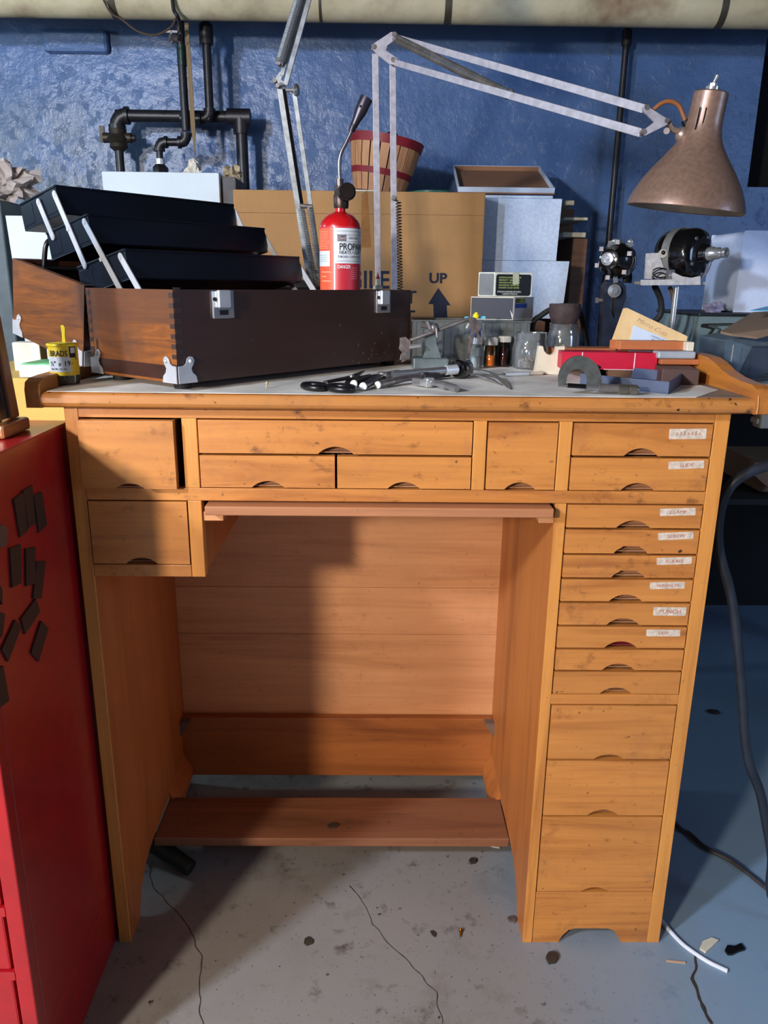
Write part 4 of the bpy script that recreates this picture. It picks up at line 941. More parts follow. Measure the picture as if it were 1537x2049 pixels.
e2 = (V((CAM.x, CAM.y, 0))-V((c.x, c.y, 0))).normalized(); e1 = V((-e2.y, e2.x, 0))
def ang(px): return math.asin(max(-.99, min(.99, (px-133)*k/r)))
m = MB(); R1 = r+.0003
cylpatch(m, c, e1, e2, R1, -PI, PI, fz(749), fz(690), 0, 60)
cylpatch(m, c, e1, e2, R1+.0002, -1.45, ang(145), fz(741.5), fz(712), 1, 24)
cylpatch(m, c, e1, e2, R1+.0002, ang(143.5), ang(155), fz(714), fz(692), 2, 8)
cylpatch(m, c, e1, e2, R1+.0003, ang(146), ang(153.5), fz(705), fz(694), 1, 8)
vs = [c+(e2*math.cos(a)+e1*math.sin(a))*(R1+.0004)+V((0, 0, fz(py))) for a, py in ((ang(145.5), 727), (ang(155.5), 714), (ang(155.5), 717), (ang(147.5), 726))]
m.add(vs, [(0, 1, 2, 3)], 2)
def bt(body, px, py, h, sx=.9, bold=.012): m.text(body, h*k, V((0, 0, fz(py))), X_, Z_, 2, sx=sx, bold=bold, wrap=(c, (e2, e1, Z_), R1+.0004, ang(px)))
bt('BRADS', 110, 710.5, 10.5, .78); bt('½"', 109.5, 729.5, 8.5, .9); bt('x', 122.5, 729.5, 8, .9); bt('19', 132, 729.5, 9.5, .95); bt('Net Wt. 2½ oz.', 110, 737.5, 3.6, .95)
m.build('wrap_label', [mat('label_yellow', (232, 196, 40), .45, var=.04), mat('label_grey_white', (206, 208, 204), .5, var=.03), INK], Bd)
m = MB(); rs = random.Random(11)
for i in range(170):
    a, q, zz = rs.uniform(0, 2*PI), r*.78*math.sqrt(rs.random()), rs.uniform(.005, max(.006, fz(751)))
    p = c+V((q*math.cos(a), q*math.sin(a), zz)); d = V((rs.gauss(0, 1), rs.gauss(0, 1), rs.gauss(0, .8))).normalized()*.0035
    m.cyl(p-d, p+d, .00045, n=4)
o = m.build('brads', STEEL, Bd); o['kind'] = 'stuff'
# ---- clear plastic bin with two small cartons on it
yb = .39
bx0, bx1 = at(820, 700, y=yb).x+.004, at(1058, 700, y=yb).x; bz = at(940, 641, y=yb).z
m = MB(); m.tray((bx0, yb, DT), (bx1, yb, DT), (0, .11, 0), (0, 0, bz-DT), .0016)
for i in range(17):
    x = bx0+(bx1-bx0)*(i+.5)/17; m.box(x-.0010, x+.0010, yb-.0014, yb, DT+.004, bz-.004)
m.box(bx0-.002, bx1+.002, yb-.003, yb, bz-.003, bz); 
for i in (1, 2, 3): x = bx0+(bx1-bx0)*i/4; m.box(x-.0008, x+.0008, yb+.003, yb+.107, DT+.003, bz-.02)
Pb = m.build('plastic_bin', glass('bin_plastic', (222, 228, 228), .12, 1.4, haze=.10)); tag(Pb, 'long ribbed clear plastic bin at the back of the bench', 'bin')
rs = random.Random(4); m = MB()
for i in range(46):
    p = V((rs.uniform(bx0+.02, bx1-.02), rs.uniform(yb+.02, yb+.088), DT+.008+rs.uniform(0, .018))); d = V((rs.gauss(0, 1), rs.gauss(0, 1), rs.gauss(0, .25))).normalized()*rs.uniform(.003, .008)
    if min(abs(p.x-(bx0+(bx1-bx0)*i_/4)) for i_ in range(5)) < .012: continue
    m.cyl(p-d, p+d, rs.uniform(.001, .0026), n=6, mi=rs.randrange(3))
o = m.build('small_hardware', [GUN, BRASS, STEEL]); tag(o, 'assorted small metal bits inside the clear plastic bin', 'hardware', kind='stuff')
# lower carton: two blank-looking faces meeting at a corner
ct = mat('blue_black_card', (30, 40, 58), .5, var=.18, scale=18); cw = mat('grey_card_end', (140, 144, 156), .6, var=.1)
def corner_box(name, label, L, Mf, Rt, top, bot, y, mts, bevel=.0008, dl=.05, dr=.05, hide=None):
    """box standing on z0 whose near vertical edge is at px Mf; left and right faces recede"""
    p = at(Mf, bot, y=y); k_ = mpp(p)
    return p, k_
yk = .41
p0, p1 = at(941, 640, y=yk+.012), at(1026, 645, y=yk-.004); z_ = bz+.0006; zt_ = at(980, 594, y=yk).z
p2 = at(1066, 640, y=yk+.05)
for p in (p0, p1, p2): p.z = z_
Hh = V((0, 0, zt_-z_)); dv_ = p2-p1
Ca = thing('parts_carton', 'dark blue small carton with torn grey end on the clear bin', 'carton', (p0+p1)/2)
m = MB(); m.obox(p0, p1-p0, dv_, Hh, 1); 
dn = (p1-p0).cross(V((0, 0, 1))).normalized(); en = dv_.cross(V((0, 0, 1))).normalized()
if dn.y > 0: dn = -dn
if en.x < 0: en = -en
a1 = (p1-p0); m.obox(p0+a1*.01+Hh*.03, a1*.98, dn*.0005, Hh*.93, 0); m.obox(p1+dv_*.04+Hh*.04, dv_*.9, en*.0005, Hh*.92, 2)
m.obox(p1+dv_*.06+Hh*.52+en*.0005, dv_*.58, en*.0003, Hh*.2, 3); m.obox(p1+dv_*.06+Hh*.74+en*.0005, dv_*.5, en*.0003, Hh*.2, 4)
m.prism([p1+dn*.0007-a1*.01+Hh*.02, p1+dn*.0007+Hh*.02, p1+dn*.0007-a1*.005+Hh*.22, p1+dn*.0007-a1*.08+Hh*.46], dn*.0004, 1)
m.build('carton_body', [ct, PAPER, cw, mat('torn_blue', (30, 58, 132), .5, var=.3, scale=60), mat('torn_olive', (104, 112, 48), .5, var=.3, scale=60)], Ca, bevel=.0005)
m = MB(); ax_ = dv_.normalized(); m.text('LITT', 7*mpp(p1), p1+dv_*.06+Hh*.76+en*.0009, ax_, Z_, 0, sx=.9, bold=.02); m.build('lettering_print', INK, Ca)
q0, q1, q2 = at(956, 592, y=yk+.02), at(989, 592, y=yk-.0), at(1064, 591, y=yk+.016); zz = zt_+.0006; zu = at(1020, 545, y=yk).z
for p in (q0, q1, q2): p.z = zz
Hh = V((0, 0, zu-zz)); wd_ = q2-q1; dp = q0-q1
nf = wd_.cross(Z_).normalized(); nf = nf if nf.y < 0 else -nf
nl = dp.cross(Z_).normalized(); nl = nl if nl.x < 0 else -nl
Cu = thing('fuse_carton', 'small white-edged carton with black printed panel, topmost on the clear bin', 'carton', (q0+q2)/2)
m = MB(); m.obox(q1, wd_, dp, Hh, 0)
def panel(o, a, u, nn, mi, r=.12):
    pts = []
    for (cx_, cy_, a0) in ((1-r*.5, 1-r, 0), (r*.5, 1-r, PI/2), (r*.5, r, PI), (1-r*.5, r, 3*PI/2)):
        for j in range(5):
            t = a0+PI/2*j/4; pts.append(o+a*(cx_+r*.5*math.cos(t))+u*(cy_+r*math.sin(t)))
    m.prism(pts, nn*.0004, mi)
panel(q1+wd_*.03+Hh*.04, wd_*.93, Hh*.88, nf, 1); panel(q1+dp*.06+Hh*.05, dp*.88, Hh*.9, nl, 2)
m.build('carton_body', [mat('carton_cream', (196, 200, 186), .6, var=.08), mat('panel_black', (18, 20, 20), .4), mat('panel_grey', (104, 108, 110), .5, var=.12)], Cu, bevel=.0006)
m = MB(); ax_ = wd_.normalized(); hk = Hh.z; o0 = q1+wd_*.10+nf*.0006
for i, s_ in enumerate(('ELECTRONIC EQUIPMENT • MOTORS', 'AIRCRAFT • MACHINES', 'TELEVISION INSTRUMENTS', 'RADIO RECEIVERS • TRANSMITTERS', 'CAR RADIOS • CLOCKS • HEATERS')):
    sx_ = wd_.length*.8/(len(s_)*hk*.058)*.82
    m.text(s_, hk*.062, o0+Hh*(.76-i*.105), ax_, Z_, 0, sx=min(sx_, 1.6), bold=.01)
m.text('LITTELFUSE INCORPORATED, DES PLAINES, IL', hk*.06, o0+Hh*.175-wd_*.03, ax_, Z_, 1, sx=.62, bold=.01); m.text('A SUBSIDIARY OF TRACOR, INC.', hk*.055, o0+Hh*.085+wd_*.1, ax_, Z_, 1, sx=.62, bold=.01)
m.build('lettering_print', [mat('print_yellow_green', (176, 190, 112), .6), mat('print_white', (214, 218, 210), .6)], Cu)
m = MB(); m.prism([q1+wd_*.46+Hh*1.003+nf*.0009, q1+wd_*.62+Hh*1.003+nf*.0009, q1+wd_*.63+Hh*.52+nf*.0009, q1+wd_*.47+Hh*.5+nf*.0009], nf*.0004); m.build('tape', mat('old_tape', (168, 172, 150), .4), Cu)
# ---- third-hand tool with a toy figure in its clip
yh = .315
h_ = lambda px, py, dy=0: at(px, py, y=yh+dy)
kt = mpp(h_(860, 700))
TH_ = thing('third_hand_tool', 'soldering third-hand tool with cast base beside the tool chest', 'holding tool', (h_(860, 700).x, yh, DT))
b0_, b1_ = h_(826, 730), h_(897, 730)
IRONG = mat('grey_cast_iron', (104, 116, 118), .5, .5, var=.2)
m = MB(); m.box(b0_.x, b1_.x, yh-.012, yh+.035, DT, h_(860, 717).z+.001); m.build('base', IRONG, TH_, bevel=.003)
m = MB(); m.prism([h_(846, 716), h_(883, 716), h_(874, 690), h_(871, 655), h_(873, 644), h_(862, 640), h_(852, 648), h_(850, 670), h_(852, 700)], (0, .010, 0)); m.build('bracket', IRONG, TH_, bevel=.0015)
m = MB(); a, b = h_(818, 682, -.008), h_(942, 637, -.008); m.cyl(a, b, .0034, n=12); m.build('rod', GUN, TH_)
m = MB(); q = h_(868, 656, -.008); m.ball(q, .0095, 12); m.cyl(q+V((.004, -.008, 0)), q+V((.006, -.010, -.016)), .0026, n=10); m.cyl(q+V((-.012, -.006, .012)), q+V((-.006, -.006, -.002)), .004, n=8); m.cyl(q+V((-.022, 0, .006)), q+V((-.004, 0, .002)), .006, .004, 8); m.build('joint', GUN, TH_)
RU = mat('rusty_clip', (108, 98, 96), .5, .6, var=.35, scale=80)
def clip(name, pts1, pts2, dy):
    m = MB(); m.prism([h_(*p, dy-.004) for p in pts1], (0, .007, 0)); m.prism([h_(*p, dy-.0035) for p in pts2], (0, .006, 0)); m.build(name, RU, TH_, bevel=.0008)
clip('alligator_clip', [(800, 676), (812, 674), (822, 684), (820, 702), (812, 706), (812, 722), (803, 725), (806, 706), (798, 698), (800, 690)], [(806, 680), (826, 690), (829, 698), (816, 700)], -.012)
m = MB(); a = h_(819, 694, -.016); b = h_(842, 691, -.016); m.cyl(a, b, 4.2*kt, n=12); m.build('thumb_screw', CHROME, TH_)
clip('alligator_clip', [(938, 632), (952, 636), (962, 652), (960, 664), (950, 668), (946, 690), (940, 712), (934, 714), (938, 688), (944, 662), (940, 648)], [(951, 660), (957, 664), (966, 684), (964, 690), (955, 676)], -.012)
Fg = thing('toy_figure', 'tiny plastic toy figure with yellow head held in the clip', 'toy figure', h_(952, 675, .004))
yf = .006
m = MB(); p = h_(952.5, 633, yf); m.lathe([(.6*5.2*kt, -4.6*kt), (6.0*kt, -3.6*kt), (6.2*kt, 3.0*kt), (4.6*kt, 4.6*kt), (3.2*kt, 4.7*kt), (3.2*kt, 7.5*kt), (.0001, 7.6*kt)], p, (.1, 0, 1), 20); 
m.build('head', mat('toy_yellow', (246, 212, 20), .3, var=.02), Fg)
m = MB(); m.prism([h_(946, 641, yf-.003), h_(959, 641, yf-.003), h_(963, 657, yf-.003), h_(942, 657, yf-.003)], (0, .008, 0)); m.build('torso', mat('toy_white', (216, 220, 224), .35, var=.03), Fg, bevel=.0008)
for pts in ([(944, 643), (938, 648), (934, 655)], [(961, 643), (966, 652), (966, 659)]):
    m = MB(); m.tube([h_(*p, yf) for p in pts], 2.1*kt, 8, spline=3); m.ball(h_(*pts[-1], yf), 2.5*kt, 8); m.build('arm', mat('toy_white', (0, 0, 0)), Fg)
for x in (942.5, 953): 
    m = MB(); m.prism([h_(x, 658, yf-.003), h_(x+9, 658, yf-.003), h_(x+9, 674, yf-.003), h_(x, 674, yf-.003)], (0, .008, 0)); m.build('leg', mat('toy_blue', (26, 84, 176), .35, var=.03), Fg, bevel=.0006)
m = MB(); a, b = h_(930, 636, yf+.008), h_(971, 635, yf+.008); m.bar(a, b, .0042, .006); m.build('wing_bar', mat('toy_pale_blue', (96, 196, 224), .35, var=.03), Fg)
# ---- bottles and jars
def bottle(name, label, cat, cx_, base, capr, bodyr, capt, capb, sh, mt, capm, y, fill=None, fillt=None, fm=None, grp=None, square=True):
    c = at(cx_, base, y=y); c.z = DT; k_ = mpp(c); o = thing(name, label, cat, c, 0, grp); z_ = lambda py: at(cx_, py, y=y).z-DT
    pr = [(bodyr*.94*k_, .0004), (bodyr*k_, .003), (bodyr*k_, z_(sh)), (capr*.86*k_, z_(sh-3)), (capr*.86*k_, z_(capb))]
    m = MB(); m.lathe(pr+[(max(.001, r_-.0014), max(h__, .003)) for r_, h__ in pr[::-1]], c, (0, 0, 1), 28, caps=False); m.build('glass_body', mt, o)
    m = MB(); m.lathe([(capr*k_, z_(capb)), (capr*k_, z_(capt+1.5)), (capr*.9*k_, z_(capt)), (.0001, z_(capt))], c, (0, 0, 1), 24)
    for i in range(24):
        a = 2*PI*i/24; q = c+V((math.cos(a)*capr*k_, math.sin(a)*capr*k_, z_(capb))); m.box(q.x-.0005, q.x+.0005, q.y-.0005, q.y+.0005, q.z, q.z+z_(capt+2)-z_(capb))
    m.build('cap', capm, o)
    if fm:
        m = MB(); m.lathe([(bodyr*k_-.0017, .0034), (bodyr*k_-.0017, z_(fillt)), (.0001, z_(fillt))], c, (0, 0, 1), 28); m.build('paint', fm, o)
    return o
WC = mat('white_cap', (208, 208, 206), .45, var=.06)
bottle('paint_bottle', 'small clear bottle with white cap under the toy figure', 'bottle', 950, 733, 12.5, 13.5, 672, 688, 694, glass('bottle_glass', (246, 250, 250), .03, 1.45, haze=.05), WC, .335, fillt=712, fm=mat('pale_fill', (150, 160, 170), .5), grp='small paint bottles')
bottle('paint_bottle', 'small bottle of orange and yellow paint with white cap', 'bottle', 981, 727, 13, 13.5, 674, 690, 694, glass('orange_glass', (252, 226, 190), .05), WC, .385-.02, fillt=711, fm=mat('yellow_paint', (244, 184, 12), .5), grp='small paint bottles')
bottle('paint_bottle', 'small dark brown paint bottle with white cap', 'bottle', 1008, 721, 12.5, 13, 672, 684, 690, glass('brown_glass', (206, 170, 146), .05), WC, .395-.018, fillt=700, fm=mat('brown_paint', (84, 44, 30), .4), grp='small paint bottles')
def jar(name, label, cx_, base, r, neck, y, py):
    """py: pixel rows of rim top, neck bottom, shoulder"""
    c = at(cx_, base, y=y); c.z = DT; k_ = mpp(c); o = thing(name, label, 'jar', c); z_ = lambda p: at(cx_, p, y=y).z-DT
    pr = [(r*.8*k_, .0004), (r*.96*k_, .0035), (r*k_, .010), (r*k_, z_(py[2]+8)), (r*.94*k_, z_(py[2])), (neck*k_, z_(py[1]))]
    nz = [(neck*k_*(1.035 if i % 2 else 1), z_(py[1]+(py[0]-py[1])*(i+1)/6)) for i in range(6)]
    pr += nz; inner = [(r_-.0022, max(h_, .0035)) for r_, h_ in pr[::-1]]
    m = MB(); m.lathe(pr+inner+[(.0001, .0035)], c, (0, 0, 1), 40, caps=False); m.build('glass_body', GLASS, o); return o, c, k_, z_
J1, c, k_, z_ = jar('glass_jar', 'open squat glass jar with brass bits, in front of the bin', 1058, 735, 35, 31, .345-.0, (665, 684, 690))
rs = random.Random(8); m = MB()
for i in range(90):
    a, q = rs.uniform(0, 2*PI), 26*k_*math.sqrt(rs.random()); p = c+V((q*math.cos(a), q*math.sin(a), .006+rs.uniform(0, 1)*(.010+.012*(.5+.5*math.cos(a))))); d = V((rs.gauss(0, 1), rs.gauss(0, 1), rs.gauss(0, .7))).normalized()*rs.uniform(.002, .006)
    m.cyl(p-d, p+d, rs.uniform(.0008, .0022), n=6, mi=rs.randrange(3))
tag(m.build('brass_bits', [BRASS, STEEL, mat('brown_bits', (120, 92, 70), .6)]), 'pile of brass and steel bits inside the squat jar', 'hardware', kind='stuff')
J2, c, k_, z_ = jar('glass_jar', 'taller glass jar topped by a rusty cup', 1123, 722, 31, 27, .40, (647, 661, 668))
rs = random.Random(9); m = MB()
for i in range(44):
    a, q = rs.uniform(0, 2*PI), 20*k_*math.sqrt(rs.random()); p = c+V((q*math.cos(a), q*math.sin(a), .008+rs.uniform(0, .026))); d = V((rs.gauss(0, .6), rs.gauss(0, .6), rs.gauss(0, 1))).normalized()*rs.uniform(.004, .011)
    m.cyl(p-d, p+d, rs.uniform(.0012, .003), n=6, mi=rs.randrange(3))
tag(m.build('jar_contents', [PAPER, BRASS, mat('grey_bits', (110, 112, 116), .5)]), 'small parts inside the taller jar under the rusty cup', 'hardware', kind='stuff')
zc = c.z+z_(647)+.0006; H = at(1123, 608, y=.40).z-zc; m = MB(); rr = 31*k_
pr = [(rr*.80, 0), (rr*.84, H*.12), (rr*.95, H*.4), (rr*1.0, H*.75), (rr*.98, H)]
m.lathe(pr+[(r_-.004, max(h__, .006)) for r_, h__ in pr[::-1]]+[(.0001, .006)], (c.x, c.y, zc), (0, 0, 1), 40, caps=False); m.f.append([len(m.v)] if False else []) if False else None
m.lathe([(.0001, 0), (rr*.80, 0)], (c.x, c.y, zc), (0, 0, 1), 40, caps=False)
tag(m.build('rusty_cup', RUST), 'rusty iron cup standing on the taller glass jar', 'cup')
# ---- cut white plastic bracket
yb_ = .245
m = MB(); m.prism([at(px, py, y=yb_) for px, py in ((1079, 689), (1087, 690), (1089, 699), (1094, 705), (1101, 708), (1108, 706), (1113, 701), (1114, 691), (1131, 690), (1121, 747), (1070, 745))], (0, .014, 0))
zmin = min(p.z for p in m.v); m.v = [p+V((0, 0, DT-zmin)) for p in m.v]
tag(m.build('plastic_bracket', CREAM, bevel=.0015), 'off-white plastic bracket with a U notch beside the red box', 'bracket')
# ---- the stacked long boxes on the right
def slab(name, label, cat, f0, f1, z0, z1, dep, mt, y0, y1, grp=None, bevel=.0012, skew=0):
    a, b = at(f0[0], f0[1], y=y0), at(f1[0], f1[1], y=y1); a.z = b.z = z0; n_ = (b-a).cross(Z_).normalized(); n_ = n_ if n_.y > 0 else -n_
    m = MB().obox(a, b-a, n_*dep+V((skew, 0, 0)), V((0, 0, z1-z0))); o = m.build(name, mt, bevel=bevel); tag(o, label, cat, grp); return o
# open blue-grey tray box in front
f1 = D(1337, 790); f0 = at(1160, 771, z=DT)
r1 = D(1366, 768); a, b = f0, f1; d_ = r1-f1
zt_ = at(1337, 763, y=f1.y).z-DT
o = MB().tray(a, b, d_, (0, 0, zt_), .002, 0).build('card_tray', mat('blue_grey_card', (64, 76, 102), .6, var=.1), bevel=.0006); tag(o, 'blue-grey open card tray behind the micrometer', 'tray')
# dark wooden box
a, b = at(1340, 770, z=DT), D(1397, 772); r1 = D(1411, 753); r1.x = min(r1.x, .4985); zt_ = at(1397, 739, y=b.y).z-DT
a = b+V((-.055, .012, 0)); m = MB().obox(a, b-a, r1-b, (0, 0, zt_)); tag(m.build('wooden_box', W_DARK, bevel=.001), 'dark brown wooden box against the right gallery', 'box')
dz_ = DT+zt_+.0004
# red box: rests across tray and bench
yr = .155
a, b = at(1122, 742, y=yr+.01), at(1312, 742, y=yr-.01); zb0 = at(1312, 743, y=yr).z; zb1 = at(1312, 707, y=yr).z; hR = zb1-zb0
zb0 = DT+.0145; zb1 = zb0+hR
# measured again where its lower edge really stands
for yr in [.10+.005*i for i in range(30)]:
    if at(1312, 742, y=yr).z <= DT+.0145: break
a, b = at(1122, 744, y=yr+.012), at(1313, 742, y=yr); a.z = b.z = DT+.0145; hR = at(1313, 707, y=yr).z-a.z
ax_ = (b-a); n_ = ax_.cross(Z_).normalized(); n_ = n_ if n_.y > 0 else -n_
Rb = thing('red_box', 'long bright red card box with white edge stripes', 'box', ((a+b)/2))
m = MB(); L = ax_.length
fr_ = [a, a+ax_*.36, a+ax_*.385+Z_*hR*.10, a+ax_*.41+Z_*hR*.26, a+ax_*.44+Z_*hR*.36, a+ax_*.33+Z_*hR*.40]
fr_ = [a+ax_*.445, b, b+Z_*hR, a+Z_*hR, a+Z_*hR*.03, a+ax_*.28, a+ax_*.30+Z_*hR*.16, a+ax_*.33+Z_*hR*.28, a+ax_*.37+Z_*hR*.30, a+ax_*.41+Z_*hR*.24, a+ax_*.43+Z_*hR*.08]
m.prism(fr_, n_*.0025); m.obox(a+n_*.0026+Z_*.0, ax_, n_*.05, Z_*.002); m.obox(a+n_*.0026+Z_*(hR-.002), ax_, n_*.05, Z_*.002); m.obox(b+n_*.0026+Z_*.0022-ax_.normalized()*.002, ax_.normalized()*.002, n_*.05, Z_*(hR-.0044), 1); m.obox(a+n_*.0026+Z_*.0022, ax_.normalized()*.002, n_*.05, Z_*(hR-.0044))
m.build('box_body', [mat('crimson_card', (188, 12, 50), .5, var=.05), CARD_IN], Rb)
m = MB()
for t in (.21, .76): m.obox(a+ax_*t-n_*.0003, ax_.normalized()*.0016, n_*.0003, Z_*hR)
m.obox(a+ax_*.45-n_*.0003, ax_*.55, n_*.0003, Z_*.0010); m.build('white_stripe', mat('white_edge', (236, 206, 214), .6), Rb)
m = MB().obox(a+ax_*.5+n_*.0012-Z_*.0143, ax_*.35, n_*.045, Z_*.0140); tag(m.build('packing_block', W_OLD), 'small wooden block propping the red box', 'block')
# slats beside it on the dark box
yS = yr+.03
def onrow(name, label, cat, px0, px1, py0, py1, y, dep, mt, z0, bevel=.0012, grp=None, dxl=0):
    a, b = at(px0, py1, y=y), at(px1, py1, y=y); h = at(px1, py0, y=y).z-b.z
    a.z = b.z = z0; m = MB().obox(a, b-a, V((dxl, dep, 0)), V((0, 0, h))); o = m.build(name, mt, bevel=bevel); tag(o, label, cat, grp); return z0+h
yD = .18
z1_ = onrow('wood_offcut', 'short reddish wooden slat on the dark wooden box', 'slat', 1322, 1399, 722, 733, yD, .03, W_SLAT, dz_)
z2_ = onrow('metal_bar', 'pale grey flat bar with rounded end above the short slat', 'bar', 1316, 1392, 706, 721, yD, .03, mat('pale_bar', (170, 178, 186), .4, .2, var=.05), z1_+.0004, bevel=.003)
zr_ = max(a.z+hR, z2_)+.0005
zA = onrow('wood_strip', 'long orange-brown wood strip across the red box', 'wood strip', 1240, 1373, 686, 704, yr+.012, .022, W_SLAT, zr_, dxl=-.012)
zB = onrow('cream_block', 'small cream block at the right end of the long wood strip', 'block', 1374, 1388, 686, 704, yD+.005, .03, CREAM, z2_+.0005)
# envelopes and a packet standing behind the strip
def leaf(name, label, cat, pts, y, t, mt, tilt=.05, grp=None):
    P = [at(px, py, y=y) for px, py in pts]; zz = min(p.z for p in P); P = [p+V((0, (p.z-zz)*tilt, 0)) for p in P]
    m = MB().prism(P, (0, t, 0)); o = m.build(name, mt, bevel=.0004); tag(o, label, cat, grp); return o, P
ye = yr+.042
for i, (dx, dy, dd) in enumerate(((-7, 1, .016), (-4, 0, .008), (0, 0, 0))):
    pts = [(1229+dx, 690-dy), (1255+dx, 616+dy), (1376+dx*.3, 673), (1371+dx*.3, 704), (1250+dx, 704)]
    labs = ('rearmost manila envelope of the leaning bundle', 'middle manila envelope of the leaning bundle', 'front manila envelope with pencil writing, leaning on the boxes')
    if i == 2: E3 = thing('envelope', labs[i], 'envelope', at(1300, 690, y=ye+dd), 0, 'manila envelopes')
    P = [at(px, py, y=ye+dd) for px, py in pts]; m = MB().prism(P, (0, .003, 0))
    if i < 2: tag(m.build('envelope', MANILA, bevel=.0004), labs[i], 'envelope', 'manila envelopes')
    else:
        m.build('paper', MANILA, E3, bevel=.0004)
        m = MB(); aa, bb = at(1272, 642, y=ye+dd), at(1330, 672, y=ye+dd); ax_e = (bb-aa).normalized(); up_e = V((0, -1, 0)).cross(ax_e); up_e = up_e if up_e.z > 0 else -up_e
        m.text('Micro Cuts', 8.5*mpp(aa), aa, ax_e, up_e, 0, sx=1.25, shear=.35, depth=.0003); m.build('pencil_writing', mat('pencil', (178, 150, 116), .8), E3)
pk = [(1256, 704), (1269, 651), (1366, 692), (1366, 704)]
yp = ye-.004
Pk = thing('paper_packet', 'pale blue-white printed packet in front of the manila envelopes', 'packet', at(1300, 700, y=yp))
m = MB().prism([at(px, py, y=yp) for px, py in pk], (0, .0035, 0)); m.build('packet', mat('blue_white_paper', (196, 212, 230), .6, var=.03), Pk, bevel=.0004)
m = MB(); aa, bb = at(1301, 673, y=yp), at(1340, 688, y=yp); ax_e = (bb-aa).normalized(); up_e = V((0, -1, 0)).cross(ax_e); up_e = up_e if up_e.z > 0 else -up_e
m.text('1 DOZEN GENUINE', 3.8*mpp(aa), aa, ax_e, up_e, 0, sx=.9, depth=.0003); m.text('MARGUERITES', 3.8*mpp(aa), at(1303, 681, y=yp), ax_e, up_e, 0, sx=.9, depth=.0003); m.build('lettering_print', mat('print_blue_grey', (60, 76, 100), .7), Pk)
# long brown boards lying behind
m = MB(); p = at(1106, 705, y=.335); q = at(1232, 705, y=.345); hB = at(1170, 697, y=.34).z-DT; p.z = q.z = DT
m.obox(p, q-p, V((0, .05, 0)), V((0, 0, hB))); tag(m.build('brown_board', W_SLAT, bevel=.001), 'brown board lying flat behind the plastic bracket and red box', 'board')
# ---- micrometer leaning on the tray
yM = f1.y-.0125
mk = lambda px, py, dy=0: at(px, py, y=yM+dy)
km = mpp(mk(1200, 770))
Mi = thing('micrometer', 'large steel micrometer with a C frame in front of the blue-grey tray', 'micrometer', mk(1200, 785))
cx_, cy_ = 1161.5, 760; ro, ri = 43, 21.5
out = [(1120, 769)]+[(cx_+ro*math.cos(t)*1.0, cy_-ro*math.sin(t)*1.15) for t in [PI-PI*i/16 for i in range(17)]]+[(1206, 773), (1178, 772)]
inn = [(cx_-6+ri*math.cos(t), cy_+.5-ri*math.sin(t)*1.1) for t in [PI*i/14 for i in range(15)]]
pts = out+inn+[(1133, 769)]
m = MB(); m.prism([mk(px, py, -.003) for px, py in pts], (0, .007, 0)); m.build('c_frame', mat('frame_grey', (112, 114, 110), .45, .75, var=.15, scale=90), Mi, bevel=.0015)
A = lambda t: mk(1118+(1278-1118)*t, 768.5+(779-768.5)*t)
def seg(t0, t1, r, mt, nm, n=24): MB().cyl(A(t0), A(t1), r*km, n=n).build(nm, mt, Mi)
seg(.0, .11, 3.2, GUN, 'anvil'); seg(.11, .345, 4.6, mat('dark_spindle', (54, 54, 56), .3, .9), 'spindle')
seg(.34, .50, 7.4, STEEL, 'clamp_collar'); seg(.50, .735, 8.4, GUN, 'barrel')
m = MB(); m.cyl(A(.735), A(.855), 9.6*km, n=40); m.cyl(A(.855), A(.88), 8.5*km); m.cyl(A(.88), A(.97), 10.2*km, n=36, smooth=False); m.cyl(A(.97), A(1.0), 9.6*km, 7*km); m.build('thimble', mat('thimble_steel', (128, 124, 112), .4, .85, var=.15), Mi)
zl = min((A(.97)-V((0, 0, 10.4*km))).z, 9)
dzm = DT-zl
for o in list(bpy.data.objects):
    if o.parent == Mi:
        for v_ in o.data.vertices: v_.co.z += dzm
# ---- hand tools in the middle
TS = mat('tool_steel', (134, 130, 130), .35, .6, var=.25, scale=70); DKS = mat('dark_tool', (56, 54, 58), .35, .5, var=.3, scale=70); WT = mat('white_tip', (226, 226, 222), .5, var=.03)
SH = thing('scissors', 'black-handled scissors lying on the sheet beside the tool chest', 'scissors', D(680, 772))
for (cx_, cy_, rx, dy_) in ((629, 773, 21, .020), (682, 776, 24, .020)):
    c = D(cx_, cy_, DT+.0052); k_ = mpp(c)
    m = MB(); m.tube([c+V((rx*k_*math.cos(t)-dy_*.3*math.sin(t), dy_*math.sin(t), 0)) for t in [2*PI*i/28 for i in range(29)]], .0048, 10, caps=False); m.build('handle_ring', BLACK, SH)
pv = D(704, 759, DT+.004)
for (s_, e_, nm, dz0) in ((D(694, 769, DT+.005), D(742, 749, DT+.004), 'blade', 0), (D(651, 769, DT+.005), D(730, 746, DT+.004), 'blade', .0036)):
    m = MB(); d_ = (e_-s_).normalized(); n_ = V((-d_.y, d_.x, 0))
    z_ = V((0, 0, dz0-.002)); m.prism([s_+n_*.004+z_, s_-n_*.004+z_, pv-n_*.008+z_, e_+z_, pv+n_*.008+z_], (0, 0, .0030)); m.build('blade', DKS, SH, bevel=.0005)
m = MB(); m.cyl(pv+V((0, 0, .0)), pv+V((0, 0, .007)), .004); m.build('pivot_screw', STEEL, SH)
